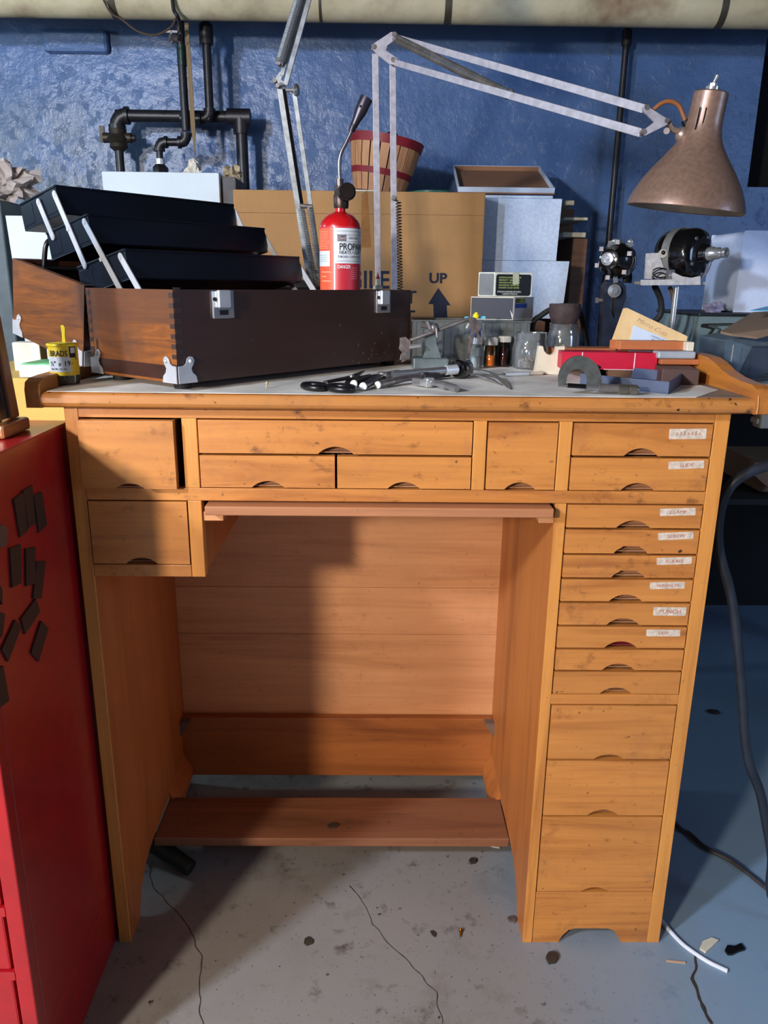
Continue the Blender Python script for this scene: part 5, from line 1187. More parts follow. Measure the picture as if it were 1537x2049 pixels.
def pliers(label, e1_, e2_, pv_, jaw, r, tips, mt, handle):
    e1_, e2_, pv_, jaw = D(*e1_, DT+r*1.05), D(*e2_, DT+r*1.05), D(*pv_, DT+.008), D(*jaw, DT+.008)
    o = thing('pliers', label, 'pliers', (e1_+e2_)/2, 0, 'pliers on the bench')
    for e in (e1_, e2_):
        mid = e.lerp(pv_, .5)+(e-(e1_+e2_)/2)*.10; mid.z = DT+.009
        m = MB(); m.tube([e, e.lerp(mid, .5)+(e-(e1_+e2_)/2)*.05, mid, pv_.lerp(mid, .25), pv_], [r, r, r*.95, r*.75, r*.8], 14, spline=4); h_o = m.build('handle', handle, o)
        if tips:
            d_ = (e-mid).normalized(); m = MB(); m.cyl(e, e+d_*.0022, r*1.02, r*.96, 18); m.build('handle_tip', WT, h_o)
    d_ = (jaw-pv_); n_ = V((-d_.y, d_.x, 0)).normalized()
    for s_ in (1, -1):
        m = MB(); z_ = V((0, 0, -.005)); m.prism([pv_+n_*s_*.010-d_*.12+z_, pv_+n_*s_*.0003-d_*.12+z_, jaw+n_*s_*.0003+z_, jaw+n_*s_*.0025+z_, pv_+n_*s_*.009+d_*.35+z_], (0, 0, .009)); m.build('jaw', mt, o, bevel=.001)
    m = MB(); m.cyl(pv_+V((0, 0, -.006)), pv_+V((0, 0, .0065)), .008, n=20); m.build('pivot', mt, o); return o
pliers('pliers with a round white handle tip, nearest the scissors', (709, 768), (727, 773), (766, 753), (798, 745), .0058, True, TS, DKS)
pliers('pliers lying right of the scissors, middle one with pale-tipped handles', (775, 766), (757, 770), (848, 753), (900, 747), .0054, True, DKS, TS)
pliers('bright steel pliers with broad looped handles, closest to the tweezers', (915, 778), (893, 774), (858, 765), (826, 762), .0050, False, CHROME, STEEL)
# small black-capped torch / loupe
Lt = thing('pen_torch', 'long steel pen torch with a black head lying behind the pliers', 'torch', D(870, 745))
a, b = D(785, 749, DT+.012), D(916, 739, DT+.0160); dn = (b-a).normalized()
m = MB(); m.cyl(a, b, .0052, .0062, 20); m.build('barrel', STEEL, Lt)
m = MB(); m.cyl(b-dn*.022, b-dn*.002, .0080, n=20, smooth=False); m.build('collar', ALU, Lt)
dn2 = (D(950, 733, DT+.0160)-b).normalized(); m = MB(); m.lathe([(.0122, 0), (.0155, .003), (.0155, .027), (.0125, .032)], b, dn2, 28); m.build('head', BLACKG, Lt)
m = MB(); m.lathe([(.0105, 0), (.0105, .004), (.009, .006)], b+dn2*.0321, dn2, 24); m.build('lens_ring', CHROME, Lt)
for dz in (0,):
    low = b-Z_*.0135
# curved tweezers
Tw = thing('tweezers', 'curved steel tweezers resting against the pen torch', 'tweezers', D(985, 765))
for (p0, p1, p2, nm) in (((946, 739), (985, 748), (1018, 778), 0), ((943, 748), (975, 757), (1000, 770), 1)):
    P = [D(*p0, DT+.010), D((p0[0]+p1[0])/2, (p0[1]+p1[1])/2-1, DT+.013), D(*p1, DT+.010), D((p1[0]+p2[0])/2, (p1[1]+p2[1])/2-2, DT+.006), D(*p2, DT+.0015)]
    w_ = [.0048, .0052, .0048, .0036, .0012]; m = MB(); vs = []; fs = []
    for i, p in enumerate(P):
        d_ = (P[min(i+1, 4)]-P[max(i-1, 0)]).normalized(); n_ = d_.cross(Z_).normalized()
        for s_, h__ in ((1, 0), (-1, 0), (-1, .0014), (1, .0014)): vs.append(p+n_*(s_*w_[i])+V((0, 0, h__)))
        if i:
            b_ = 4*i
            for j in range(4): fs.append((b_-4+j, b_-4+(j+1) % 4, b_+(j+1) % 4, b_+j))
    fs += [(3, 2, 1, 0), (16, 17, 18, 19)]; m.add(vs, fs, 0, True); m.build('tweezer_arm', STEEL, Tw)
# pin vice
a, b = D(992, 750, DT+.004), D(1085, 746, DT+.004); dv_ = b-a
Pv = thing('pin_vise', 'slim knurled steel pin vise pointing left below the jars', 'pin vise', a.lerp(b, .5))
u_ = dv_.normalized(); L = dv_.length
m = MB(); m.lathe([(.0003, 0), (.0009, .004), (.0012, L*.14), (.0028, L*.16), (.0028, L*.2)], a, u_, 18); m.build('needle', STEEL, Pv)
m = MB(); m.cyl(a+u_*L*.2, a+u_*L*.70, .0038, n=22, smooth=False); m.build('knurled_body', ALU, Pv)
m = MB(); m.lathe([(.0026, L*.70), (.0026, L*.9), (.0034, L*.92), (.0034, L*1.0)], a, u_, 18); m.build('tail', mat('worn_cream', (190, 180, 160), .5), Pv)
m = MB(); q = D(1086, 747, DT+.002); m.tube([q+V((.004*math.cos(t), .0, .005+.005*math.sin(t))) for t in [2*PI*i/14 for i in range(13)]], .0006, 6); tag(m.build('wire_clip', STEEL), 'tiny bent wire clip at the foot of the plastic bracket', 'clip')
# tiny nail standing under the chest's front edge
m = MB(); q = D(533, 776, DT); m.cyl(q, q+V((.001, 0, .006)), .0012, n=8); m.ball(q+V((.001, 0, .007)), .0025, 10); tag(m.build('map_pin', mat('pin_head', (176, 160, 120), .4)), 'tiny pin standing on the sheet before the tool chest', 'pin')
# ------------------------------------------------------------------ the two spring-arm lamps, clamped behind the bench
def coil(m, a, b, r, turns, w=.0011, n=8):
    a, b = V(a), V(b); x, y, d = m.frame(b-a); L = (b-a).length; N = turns*n
    m.tube([a+d*(L*i/N)+x*(r*math.cos(2*PI*i/n))+y*(r*math.sin(2*PI*i/n)) for i in range(N+1)], w, 5)
YL = .585
def Q(px, py, y=YL): return at(px, py, y=y)
kL = mpp(Q(770, 300))
L1 = thing('desk_lamp', 'white spring-arm desk lamp with a bronze shade reaching over the right of the bench', 'lamp', (Q(772, 600).x, YL, .983))
bx = Q(772, 600).x
def clampbase(par, x, mt):
    m = MB(); m.box(x-.012, x+.012, .534, YL+.016, .9835, 1.006); m.box(x-.012, x+.012, .5435, .556, .90, .9834); m.box(x-.012, x+.012, .505, .5434, .90, .912); m.build('clamp', mt, par, bevel=.002)
    m = MB(); m.cyl((x, .522, .86), (x, .522, .955), .005); m.cyl((x, .522, .955), (x, .522, .9590), .011); m.bar((x-.02, .522, .862), (x+.02, .522, .862), .006, .006); m.build('clamp_screw', CHROME, par)
    m = MB(); m.cyl((x, YL, 1.0065), (x, YL, 1.045), .009); m.box(x-.03, x+.03, YL-.004, YL+.004, 1.045, 1.075); m.build('swivel', mt, par, bevel=.001)
clampbase(L1, bx, LAMPW)
zlow = 1.062
def flat(par, name, p0, p1, w, mt, up=(1, 0, 0), t=.006): return MB().bar(p0, p1, w, t, up).build(name, mt, par, bevel=.0006)
b1, b2 = Q(751, 108), Q(786, 120)
flat(L1, 'lower_arm', b1, V((Q(758, 575).x, YL, zlow)), 12.5*kL, LAMPW); flat(L1, 'lower_arm', b2+V((0, .012, 0)), V((Q(791, 575).x, YL+.012, zlow)), 12.5*kL, LAMPW)
# the upper arms swing forward over the bench
YE = .05
top, elb, e_up, e_lo = Q(789, 72), Q(748, 96), at(1290, 218, y=YE), at(1284, 266, y=YE); wr = at(1330, 244, y=YE)
low0 = Q(787, 124)
m = MB(); m.prism([Q(743, 98, YL-.005), Q(748, 88, YL-.005), Q(783, 65, YL-.005), Q(795, 68, YL-.005), Q(792, 80, YL-.005), Q(775, 92, YL-.005), Q(772, 102, YL-.005), Q(795, 118, YL-.005), Q(790, 130, YL-.005), Q(780, 130, YL-.005), Q(757, 112, YL-.005)], (0, -.004, 0)); m.build('elbow_plate', LAMPW, L1, bevel=.0006)
flat(L1, 'upper_arm', top+V((.01, 0, -.004)), e_up, 11*kL, LAMPW, (0, 0, 1)); flat(L1, 'upper_arm', low0+V((0, 0, 0)), e_lo, 11*kL, LAMPW, (0, 0, 1))
m = MB(); s0, s1 = at(792, 77, y=YL-.025), at(1018, 189, y=.335)
coil(m, s0, s1, 7.2*kL, 78, .00095); m.build('tension_spring', mat('spring_steel', (128, 122, 112), .4, .5, var=.2), L1)
m = MB(); m.cyl(s1+V((0, -.012, 0)), s1+V((0, .02, 0)), .004); m.ball(s1+V((.002, -.012, 0)), .006, 10); m.build('spring_pin', GUN, L1)
m = MB(); dlow = at(797, 395, y=YL); coil(m, V((Q(797, 400).x, YL+.012, Q(797, 400).z)), V((Q(803, 570).x, YL+.02, zlow+.004)), .0062, 40, .001); m.build('lower_spring', BLACK, L1)
ke = mpp(wr)
for pp_ in (Q(789, 72), Q(748, 96), Q(787, 122), e_up, e_lo, wr, Q(788, 396)):
    MB().cyl(pp_+V((0, -.011, 0)), pp_+V((0, .006, 0)), 4.6*kL if pp_.y > .3 else 5*ke, n=16).build('rivet', GUN, L1)
yw = YE-.006
m = MB(); m.prism([at(1290, 212, y=yw), at(1297, 216, y=yw), at(1335, 240, y=yw), at(1334, 250, y=yw), at(1290, 272, y=yw), at(1283, 268, y=yw), at(1284, 263, y=yw), at(1308, 245, y=yw), at(1284, 222, y=yw), at(1284, 216, y=yw)], (0, -.004, 0)); m.build('wrist_plate', LAMPW, L1, bevel=.0006)
# shade: axis nearly upright, tipped slightly
sa, sb = at(1424, 184, y=YE), at(1378, 412, y=YE-.02); ax = (sa-sb); L = ax.length; ax = V((ax.x*.70, -.06*L, ax.z)).normalized()
ks = mpp(sb)
sb = sa-ax*L
pr = [(117, 0), (116, 8), (110, 26), (98, 52), (82, 78), (64, 103), (50, 124), (41, 142), (36, 160), (34, 176), (33.2, 210), (32.8, 232)]
sc_ = L/235
prof = [(r*ks, h*sc_) for r, h in pr]
m = MB(); m.lathe(prof, sb, ax, 56, 0, caps=False); m.lathe([(prof[-1][0], L*.988), (prof[-1][0]-.002, L), (0.0001, L)], sb, ax, 56, 0, caps=False)
m.lathe([(r-.0016, h+.0002) for r, h in prof[:-1]][::-1], sb, ax, 56, 1, caps=False); m.lathe([(prof[0][0]-.0016, .0002), (prof[0][0]-.0008, -.0008), (prof[0][0], 0)], sb, ax, 56, 0, caps=False)
shade = m.build('lamp_shade', [BRONZE, mat('shade_inside', (150, 138, 120), .4, .3)], L1, sharp=60)
m = MB(); x_, y_, d_ = m.frame(ax); view = (CAM-sb).normalized(); side_ = ax.cross(view).normalized(); fr = side_.cross(ax).normalized()
if fr.dot(view) < 0: fr = -fr; 
lft = V((-1, 0, 0)); lft = (lft-ax*lft.dot(ax)).normalized()
m = MB()
for px in (1404, 1416, 1427):
    u = (px-1419)*ks; rr = prof[-2][0]; f_ = math.sqrt(max(0, rr*rr-u*u))+.0003; o = sb+ax*(L*.66)-lft*u+fr*f_
    m.bar(o, o+ax*(40*ks), .0016, .0006, (1, 0, 0))
m.build('vent_slot', BLACK, shade)
m = MB(); m.cyl(sb+ax*L, sb+ax*(L+.006), .009, n=20); m.cyl(sb+ax*(L+.006), sb+ax*(L+.010), .006, n=6); m.build('switch_nut', CHROME, shade)
m = MB(); m.cyl(sb+ax*(L+.010), sb+ax*(L+.020)-lft*.003, .0022, .0032, 12); m.build('toggle_switch', CHROME, shade)
m = MB(); j0 = wr+V((.004, -.004, -.002)); j1 = at(1362, 264, y=YE); j2 = sb+ax*(L*.625)+lft*(prof[-4][0])
m.tube([j0, at(1345, 258, y=YE), j1, j2], .0042, 12, spline=3); m.ball(j2+lft*.002, .010, 16, 0, (1, 1, 1)); m.build('shade_arm', mat('arm_tan', (150, 130, 118), .4, .6), L1)
m = MB(); m.cyl(at(1334, 262, y=YE-.008), at(1334, 262, y=YE+.006), .0042, n=10); m.build('wing_nut', GUN, L1)
m = MB(); m.tube([at(px, py, y=YE+.012) for px, py in ((1300, 228), (1308, 220), (1322, 208), (1340, 203), (1358, 211), (1368, 232), (1372, 244))], .0030, 10, spline=5); m.build('lamp_cord', mat('brown_cord', (136, 84, 48), .5), L1)
m = MB(); g0 = at(1371, 240, y=YE+.01); m.cyl(g0, g0+V((.006, 0, -.010)), .006, n=14); m.build('grommet', BLACK, shade)
m = MB(); m.ball(sb+ax*.06, .026, 20, 0, (1, 1, 1.2)); m.build('bulb', mat('unlit_bulb', (214, 210, 200), .3), shade)

# second lamp, bare steel, folded back and reaching up out of the frame
YL = .62
bx2 = Q(646, 600).x+.022
L2 = thing('spring_arm_lamp', 'bare steel spring-arm lamp leaning out of the top of the picture', 'lamp', (bx2, YL, .983))
clampbase(L2, bx2, LAMPG)
hub = Q(563, 165)
flat(L2, 'lower_arm', Q(559, 172), V((Q(627, 560).x, YL, zlow)), 11*kL, LAMPG); flat(L2, 'lower_arm', Q(588, 182)+V((0, .012, 0)), V((Q(650, 560).x, YL+.012, zlow)), 9*kL, LAMPG)
flat(L2, 'lower_arm', Q(566, 175)+V((0, .016, 0)), V((Q(634, 560).x, YL+.016, zlow)), 8*kL, mat('dark_rusty_arm', (78, 64, 58), .6, .5))
pa, pb_ = Q(568, 168), Q(700, -420); dv = (pb_-pa)
def up(px0, py0, px1, py1, dy=0): return Q(px0, py0)+V((0, dy, 0)), Q(px1, py1)+V((0, dy, 0))
a_, b_ = up(572, 172, 622, -10, -.006); d_ = (b_-a_); flat(L2, 'upper_arm', a_, a_+d_*1.95, 9*kL, LAMPG)
a_, b_ = up(563, 150, 612, -10, .006); flat(L2, 'upper_arm', a_, a_+(b_-a_)*1.95, 8*kL, LAMPG)
m = MB(); a_, b_ = up(561, 128, 603, -10, -.016); coil(m, a_, a_+(b_-a_)*1.5, 7.2*kL, 70, .00105); m.build('tension_spring', mat('spring_grey', (150, 154, 156), .4, .5), L2)
m = MB(); m.prism([Q(549, 162, YL-.008), Q(556, 150, YL-.008), Q(566, 138, YL-.008), Q(572, 142, YL-.008), Q(562, 160, YL-.008), Q(575, 168, YL-.008), Q(570, 176, YL-.008), Q(553, 176, YL-.008)], (0, -.003, 0)); m.build('elbow_plate', LAMPG, L2)
for p_ in (Q(551, 164), Q(557, 174), Q(559, 129)): MB().cyl(p_+V((0, -.014, 0)), p_+V((0, .006, 0)), 4*kL, n=14).build('rivet', GUN, L2)
m = MB(); p_ = Q(596, 181); m.cyl(Q(572, 180), Q(590, 180), .004); m.lathe([(.004, 0), (.011, .002), (.0115, .005), (.006, .008), (.0001, .0085)], Q(590, 181), V((1, -.5, 0)), 24); m.build('tension_knob', CHROME, L2)
m = MB(); m.cyl(Q(600, 412)+V((0, -.004, 0)), Q(626, 414)+V((0, -.004, 0)), .0045, n=14); m.build('cross_bar', GUN, L2)
for (p0, p1) in (((603, 416), (638, 560)), ((621, 416), (648, 548))):
    m = MB(); coil(m, Q(*p0)+V((0, -.006, 0)), V((Q(*p1).x, YL-.006, zlow+.01)), 6*kL, 62, .0011); m.build('lower_spring', mat('spring_grey', (150, 154, 156)), L2)
# its head, out of the picture above
hp = a_+(b_-a_)*1.95
top2 = up(572, 172, 622, -10)[0]+d_*1.95
m = MB(); m.cyl(top2+V((-.03, 0, 0)), top2+V((.02, -.02, .0)), .006); m.lathe([(.085, 0), (.07, .06), (.035, .11), (.03, .16), (.0001, .165)], top2+V((.03, -.05, -.14)), (0, 0, 1), 36); m.build('lamp_shade', mat('grey_shade', (120, 122, 124), .4, .4), L2)
# ------------------------------------------------------------------ the two small motors at the bench's back right
yM1 = .44
g = lambda px, py, dy=0: at(px, py, y=yM1+dy)
km_ = mpp(g(1375, 520))
PM = thing('polishing_motor', 'round black electric motor in a grey cradle on a chrome post', 'motor', (g(1354, 574).x, yM1, .956))
m = MB(); pb_ = g(1354, 574); pa = V((pb_.x, yM1, .962)); m.cyl(pa, pb_, 5.5*km_, n=20); m.build('post', CHROME, PM)
m = MB(); m.lathe([(.011, 0), (.011, .04), (.009, .044), (.007, .046)], (pa.x, pa.y, .956), (0, 0, 1), 28); m.box(.5240, pa.x-.004, yM1-.012, yM1+.012, .962, .990); m.build('post_bracket', IRON, PM)
CRD = mat('cradle_paint', (178, 176, 176), .55, var=.12, scale=120)
cz0, cz1 = g(1350, 570).z, g(1350, 559).z
m = MB(); x0, x1 = g(1283, 570).x, g(1400, 570).x
m.box(x0, x1, yM1-.03, yM1+.045, cz0, cz0+.006); m.prism([g(1291, 558, -.02), g(1349, 558, -.02), g(1349, 545, -.02), g(1330, 540, -.02), g(1318, 506, -.02), g(1294, 507, -.02)], (0, .006, 0)); m.prism([g(1284, 571, -.046), g(1402, 570, -.046), g(1402, 552, -.046), g(1385, 556, -.046), g(1365, 553, -.046), g(1348, 545, -.046), g(1347, 559, -.046), g(1284, 560, -.046)], (0, .006, 0)); m.build('cradle', CRD, PM, bevel=.0015)
dirM = V((.60, -.79, .05)).normalized()            # shaft points right and towards the camera
cM = g(1372, 512); rM = 52*km_
m = MB(); m.lathe([(rM*.55, -.045), (rM*.9, -.040), (rM*.99, -.030), (rM, -.018), (rM, .016), (rM*.985, .018), (rM*.985, .022), (rM*.9, .030), (rM*.7, .0345), (rM*.40, .037), (rM*.36, .045), (rM*.30, .047), (.0001, .047)], cM, dirM, 56); body = m.build('motor_body', BLACKG, PM)
xm, ym, _ = m.frame(dirM); m = MB()
for a in (.5, 1.7, 2.9, 4.2, 5.4): q = cM+dirM*.0335+(xm*math.cos(a)+ym*math.sin(a))*rM*.72; m.cyl(q-dirM*.003, q+dirM*.002, .0034, n=12)
m.build('face_screws', STEEL, body)
m = MB(); m.lathe([(rM+.001, -.020), (rM+.0025, -.020), (rM+.0025, -.004), (rM+.001, -.004), (rM+.001, -.020)], cM, dirM, 56, caps=False); q = cM-Z_*rM; m.build('strap', mat('strap_metal', (150, 150, 148), .4, .7, var=.15), PM)
m = MB(); q = g(1341, 553, -.036); m.box(q.x-.008, q.x+.008, q.y, q.y+.004, q.z-.006, q.z+.012); m.cyl(q+V((0.003, 0, .002)), q+V((.003, -.004, .002)), .0035, n=12); m.build('strap_foot', STEEL, PM)
m = MB(); o = cM+dirM*.047; m.lathe([(.0125, 0), (.0125, .010), (.0105, .013), (.0105, .022), (.0085, .023), (.0085, .030), (.0092, .031), (.0092, .036), (.0060, .036), (.0055, .030), (.0001, .030)], o, dirM, 28); m.build('shaft_chuck', CHROME, PM)
m = MB(); q = g(1326, 508, -.012); m.cyl(q+V((-.004, -.012, 0)), q+V((.008, .012, 0)), .008, n=16); m.ball(q+V((-.004, -.014, .002)), .004, 10); m.build('terminal', BLACK, PM)
m = MB(); c_ = g(1322, 551, -.034)
m.tube([c_+V((.017*math.cos(t)*(1-.006*i), -.0015*math.sin(t*.5), .010*math.sin(t)+.006*math.sin(t*.37))) for i, t in enumerate([2*PI*j/14 for j in range(44)])], .0013, 6); m.build('coiled_lead', BLACK, PM)
m = MB(); m.tube([g(1310, 572, .02), g(1322, 600, .03), g(1322, 628, .035), g(1308, 646, .035), g(1288, 664, .03), V((.466, yM1+.03, .990))], .006, 10, spline=5); m.build('power_cord', RUBBER, PM)
m = MB(); m.tube([g(1340, 574, .025), g(1346, 590, .025), g(1350, 630, .025), g(1344, 652, .025), g(1337, 664, .022)], .0042, 8, spline=4); m.build('brown_lead', mat('brown_lead', (104, 74, 54), .6), PM)
# flex-shaft motor on a black forked stand
FM = thing('flex_motor', 'small black flex-shaft motor with chrome fittings on a forked black stand', 'motor', (g(1222, 690).x, yM1, .9822))
IRB = mat('forked_iron', (34, 42, 56), .4, .3, var=.3, scale=40)
fz_ = .9822
m = MB(); m.prism([V((g(1196, 700).x, yM1-.012, fz_)), V((g(1240, 700).x, yM1-.012, fz_)), g(1236, 650, -.012), g(1245, 620, -.012), g(1254, 595, -.012), g(1253, 573, -.012), g(1243, 562, -.012), g(1232, 562, -.012), g(1229, 575, -.012), g(1233, 595, -.012), g(1229, 640, -.012), g(1222, 620, -.012), g(1220, 590, -.012), g(1224, 566, -.012), g(1216, 562, -.012), g(1209, 575, -.012), g(1208, 620, -.012), g(1206, 660, -.012)], (0, .026, 0)); m.build('forked_stand', IRB, FM, bevel=.004, seg=3)
m = MB(); q = g(1229, 582, -.018); m.lathe([(.0125, 0), (.0125, .004), (.006, .005), (.006, .007), (.0001, .007)], q, V((-.1, -1, 0)), 28); m.build('hub_screw', CHROME, FM)
m = MB(); q = g(1208, 601, -.0); m.cyl(q, q-X_*.012, .0038, n=14); m.bar(q-X_*.010+Z_*.0, q-X_*.016, .010, .004); m.build('thumb_screw', GUN, FM)
m = MB(); q0_ = g(1232, 566, -.014); q1_ = g(1231, 546, -.014); m.bar(q0_, q1_, .008, .004, (1, 0, 0)); m.ball(q1_, .0075, 14, 0, (1, .7, 1)); m.build('hanger_clip', CHROME, FM)
dF = V((-.62, -.78, .04)).normalized(); cF = g(1236, 522); rF = 35*km_
m = MB(); m.lathe([(rF*.5, -.019), (rF*.92, -.016), (rF, -.011), (rF, .010), (rF*.93, .016), (rF*.80, .024), (rF*.62, .034), (rF*.56, .044), (rF*.40, .046), (.0001, .046)], cF, dF, 40); fb = m.build('motor_body', BLACKG, FM)
xf, yf_, _ = m.frame(dF); m = MB()
for a in (.3, 1.35, 2.4, 3.5, 4.55, 5.6): q = cF+dF*.016+(xf*math.cos(a)+yf_*math.sin(a))*rF*.97; m.obox(q-xf*.004-yf_*.004, xf*.008, yf_*.008, dF*.007)
m.build('vent_lugs', GUN, fb)
m = MB(); o = cF+dF*.046; m.lathe([(.0118, 0), (.0118, .006), (.008, .007), (.0062, .007), (.0062, .004), (.003, .004), (.003, .010), (.0001, .010)], o, dF, 28); m.build('shaft_ring', CHROME, FM)
for px, py in ((1226, 489), (1257, 490)):
    m = MB(); q = g(px, py, -.012); m.bar(q+V((-.008, 0, -.006)), q+V((.008, 0, .004)), .010, .006, (0, 0, 1)); m.ball(q+V((.004, 0, .006)), .005, 10, 0, (1.2, .8, 1)); m.build('top_clip', CHROME, fb)
m = MB(); m.bar(g(1219, 498, -.004), g(1221, 482, -.004), .006, .003, (1, 0, 0)); m.build('side_hook', CHROME, fb)
m = MB(); m.tube([g(1256, 535, .02), g(1259, 545, .03), g(1260, 556, .03), g(1259, 566, .03)], .0052, 10, spline=4); m.tube([g(1250, 540, .01), g(1251, 556, .01), g(1250, 566, .01)], .0045, 8, spline=3); m.build('motor_cord', RUBBER, FM)
# black cord looping behind the rusty cup
m = MB(); m.tube([V((at(1066, 690, y=.475).x, .475, .988)), at(1066, 650, y=.475), at(1082, 632, y=.475), at(1105, 618, y=.475), at(1130, 612, y=.475), at(1160, 622, y=.475), V((at(1182, 690, y=.475).x, .475, .988))], .0055, 10, spline=5)
tag(m.build('loose_cable', RUBBER), 'black rubber cord looping up behind the rusty cup', 'cord')
# ------------------------------------------------------------------ stand on the right with the grey case, foam block and boards
yR = .50
ST = thing('side_table', 'dark metal side table with a pale top right of the bench', 'table', (.95, .6, 0))
tz = at(1515, 768, y=.33).z
tx0 = .585
MB().box(tx0, 1.5, .33, 1.05, tz-.02, tz).build('table_top', mat('pale_laminate', (168, 172, 170), .5, var=.1), ST, bevel=.002)
for x in (tx0+.02, 1.44):
    for y in (.36, .99): MB().box(x, x+.035, y, y+.035, 0, tz-.02).build('leg', IRON, ST)
shz = at(1536, 990, y=.39).z-.004
MB().box(tx0+.03, 1.46, .37, .75, shz-.012, shz).build('lower_shelf', mat('dark_shelf', (30, 28, 28), .8), ST)
MB().box(tx0+.03, 1.46, 1.026, 1.031, .22, tz-.02).build('shadow_sheet', mat('shadow_dark', (24, 26, 28), .9), ST)  # added dark sheet, stands in for the deep shade behind the side table
gA, gB = at(1399, 626, y=yR), at(1386, 716, y=yR); zt_ = gA.z
GC = thing('instrument_case', 'grey-green steel instrument case behind the right gallery', 'case', (.9, yR, tz))
zc0 = max(tz+.001, at(1440, 722, y=yR).z)
zc0 = tz+.001
m = MB(); m.prism([V((gA.x-.012, yR, zc0)), V((1.30, yR, zc0)), V((1.30, yR, zt_-.006)), V((gA.x+.002, yR, zt_-.006))], (0, .24, 0)); m.build('case_body', GREYCASE, GC, bevel=.004)
m = MB(); m.box(gA.x-.002, 1.305, yR-.006, yR+.246, zt_-.006, zt_); m.build('case_lid', mat('case_lid', (28, 34, 40), .45), GC, bevel=.002)
for px in (1412, 1425):
    m = MB(); xq = at(px, 680, y=yR).x; m.tube([V((xq, yR-.0025, zc0+.01)), V((xq+.001, yR-.0025, zt_-.055)), V((xq+.012, yR-.0025, zt_-.032)), V((xq+.035, yR-.0025, zt_-.022)), V((1.28, yR-.0025, zt_-.022))], .0024, 8, spline=4); m.build('case_strap' if px == 1412 else 'case_moulding', RUBBER if px == 1412 else mat('case_line', (70, 80, 82), .5), GC)
m = MB(); q = at(1424, 618, y=yR+.06); m.ball(V((q.x, yR+.05, zt_+.008)), .014, 14, 0, (1.4, 1, .7), jag=.9); tag(m.build('plastic_scrap', mat('lilac_plastic', (150, 150, 190), .4)), 'small crumpled pale plastic scrap on the grey case', 'scrap')
def bubble_mat():
    t = NT('bubble_wrap'); v = t.n('ShaderNodeTexVoronoi'); v.inputs['Scale'].default_value = 95; t.l(t.co, v.inputs['Vector'])
    t.bump(v.outputs['Distance'], .35, .002); t.p.inputs['Coat Weight'].default_value = .5; t.p.inputs['Coat Roughness'].default_value = .15
    return t.set(t.ramp(t.noise(5, 3), [(.3, (176, 192, 222)), (.7, (206, 216, 236))]), .35)
u0, u1, uz = at(1466, 626, y=yR+.03), at(1486, 461, y=yR+.03), 0
m = MB(); m.prism([V((u0.x, yR+.03, zt_+.001)), V((u0.x+.2, yR+.03, zt_+.001)), V((u0.x+.2, yR+.03, u1.z)), V((u0.x+.003, yR+.03, u1.z))], (0, .16, 0)); tag(m.build('bubble_wrap_parcel', bubble_mat(), bevel=.012, seg=4), 'bubble-wrapped block standing on the grey case', 'parcel')
# tool with angled grey-blue body, fibreboard and blue paper on it
yF = .355
m = MB(); P = [at(px, py, y=yF) for px, py in ((1455, 722), (1475, 728), (1500, 698), (1545, 700), (1545, 676), (1455, 690))]
gb = thing('grey_tool_case', 'blue-grey angular steel case carrying the brown fibreboard', 'case', (at(1500, 720, y=yF).x, yF, tz))
m = MB(); m.prism([V((at(1452, 700, y=yF).x, yF, tz+.001)), V((at(1478, 700, y=yF).x, yF, tz+.001)), at(1506, 693, y=yF), at(1600, 690, y=yF), at(1600, 655, y=yF), at(1452, 680, y=yF)], (0, .12, 0)); m.build('case_body', mat('blue_grey_case', (88, 104, 116), .4, .2), gb, bevel=.003)
m = MB(); m.prism([V((at(1479, 728, y=yF-.001).x, yF-.004, tz+.001)), at(1600, 728, y=yF-.004)*1, at(1600, 694, y=yF-.004), at(1507, 695, y=yF-.004)], (0, .003, 0)); 
zmin = min(p.z for p in m.v); m.v = [V((p.x, p.y, max(p.z, tz+.001))) for p in m.v]; m.build('case_front', mat('dark_blue_grey', (48, 58, 72), .45), gb)
# fibreboard: a sheet lying aslant on that case
f0_, f1_, f2_ = at(1439, 678, y=yF-.03), at(1500, 642, y=yF+.10), at(1560, 690, y=yF-.04)
zz = max(at(1452, 678, y=yF).z, f0_.z)+.004
ymv = 0
Aq = [at(1440, 681, y=yF-.035), at(1462, 686, y=yF-.05), at(1512, 692, y=yF-.055), at(1600, 668, y=yF-.03), at(1600, 636, y=yF+.10), at(1505, 641, y=yF+.10)]
Aq = [p+V((0, 0, .012)) for p in Aq]
m = MB(); m.prism(Aq, (0, .0006, .004)); tag(m.build('fibreboard', CARD_G, bevel=.0008), 'brown fibreboard sheet lying on the angular case at the right edge', 'board')
Bq = [at(1498, 640, y=yF+.02), at(1545, 628, y=yF+.10), at(1600, 628, y=yF+.10), at(1600, 640, y=yF+.02)]
Bq = [p+V((0, 0, .016)) for p in Bq]
m = MB(); m.prism(Bq, (0, .0005, .0012)); tag(m.build('blue_paper', mat('sky_paper', (104, 184, 226), .7, var=.03)), 'bright sky-blue paper on the fibreboard at the right edge', 'paper')
m = MB(); a_, b_ = at(1468, 690, y=yF-.052), at(1463, 724, y=yF-.052); m.tube([a_, b_], .0007, 6); tag(m.build('hanging_string', mat('string', (176, 172, 160), .7)), 'thin pale string hanging from the fibreboard edge', 'string')
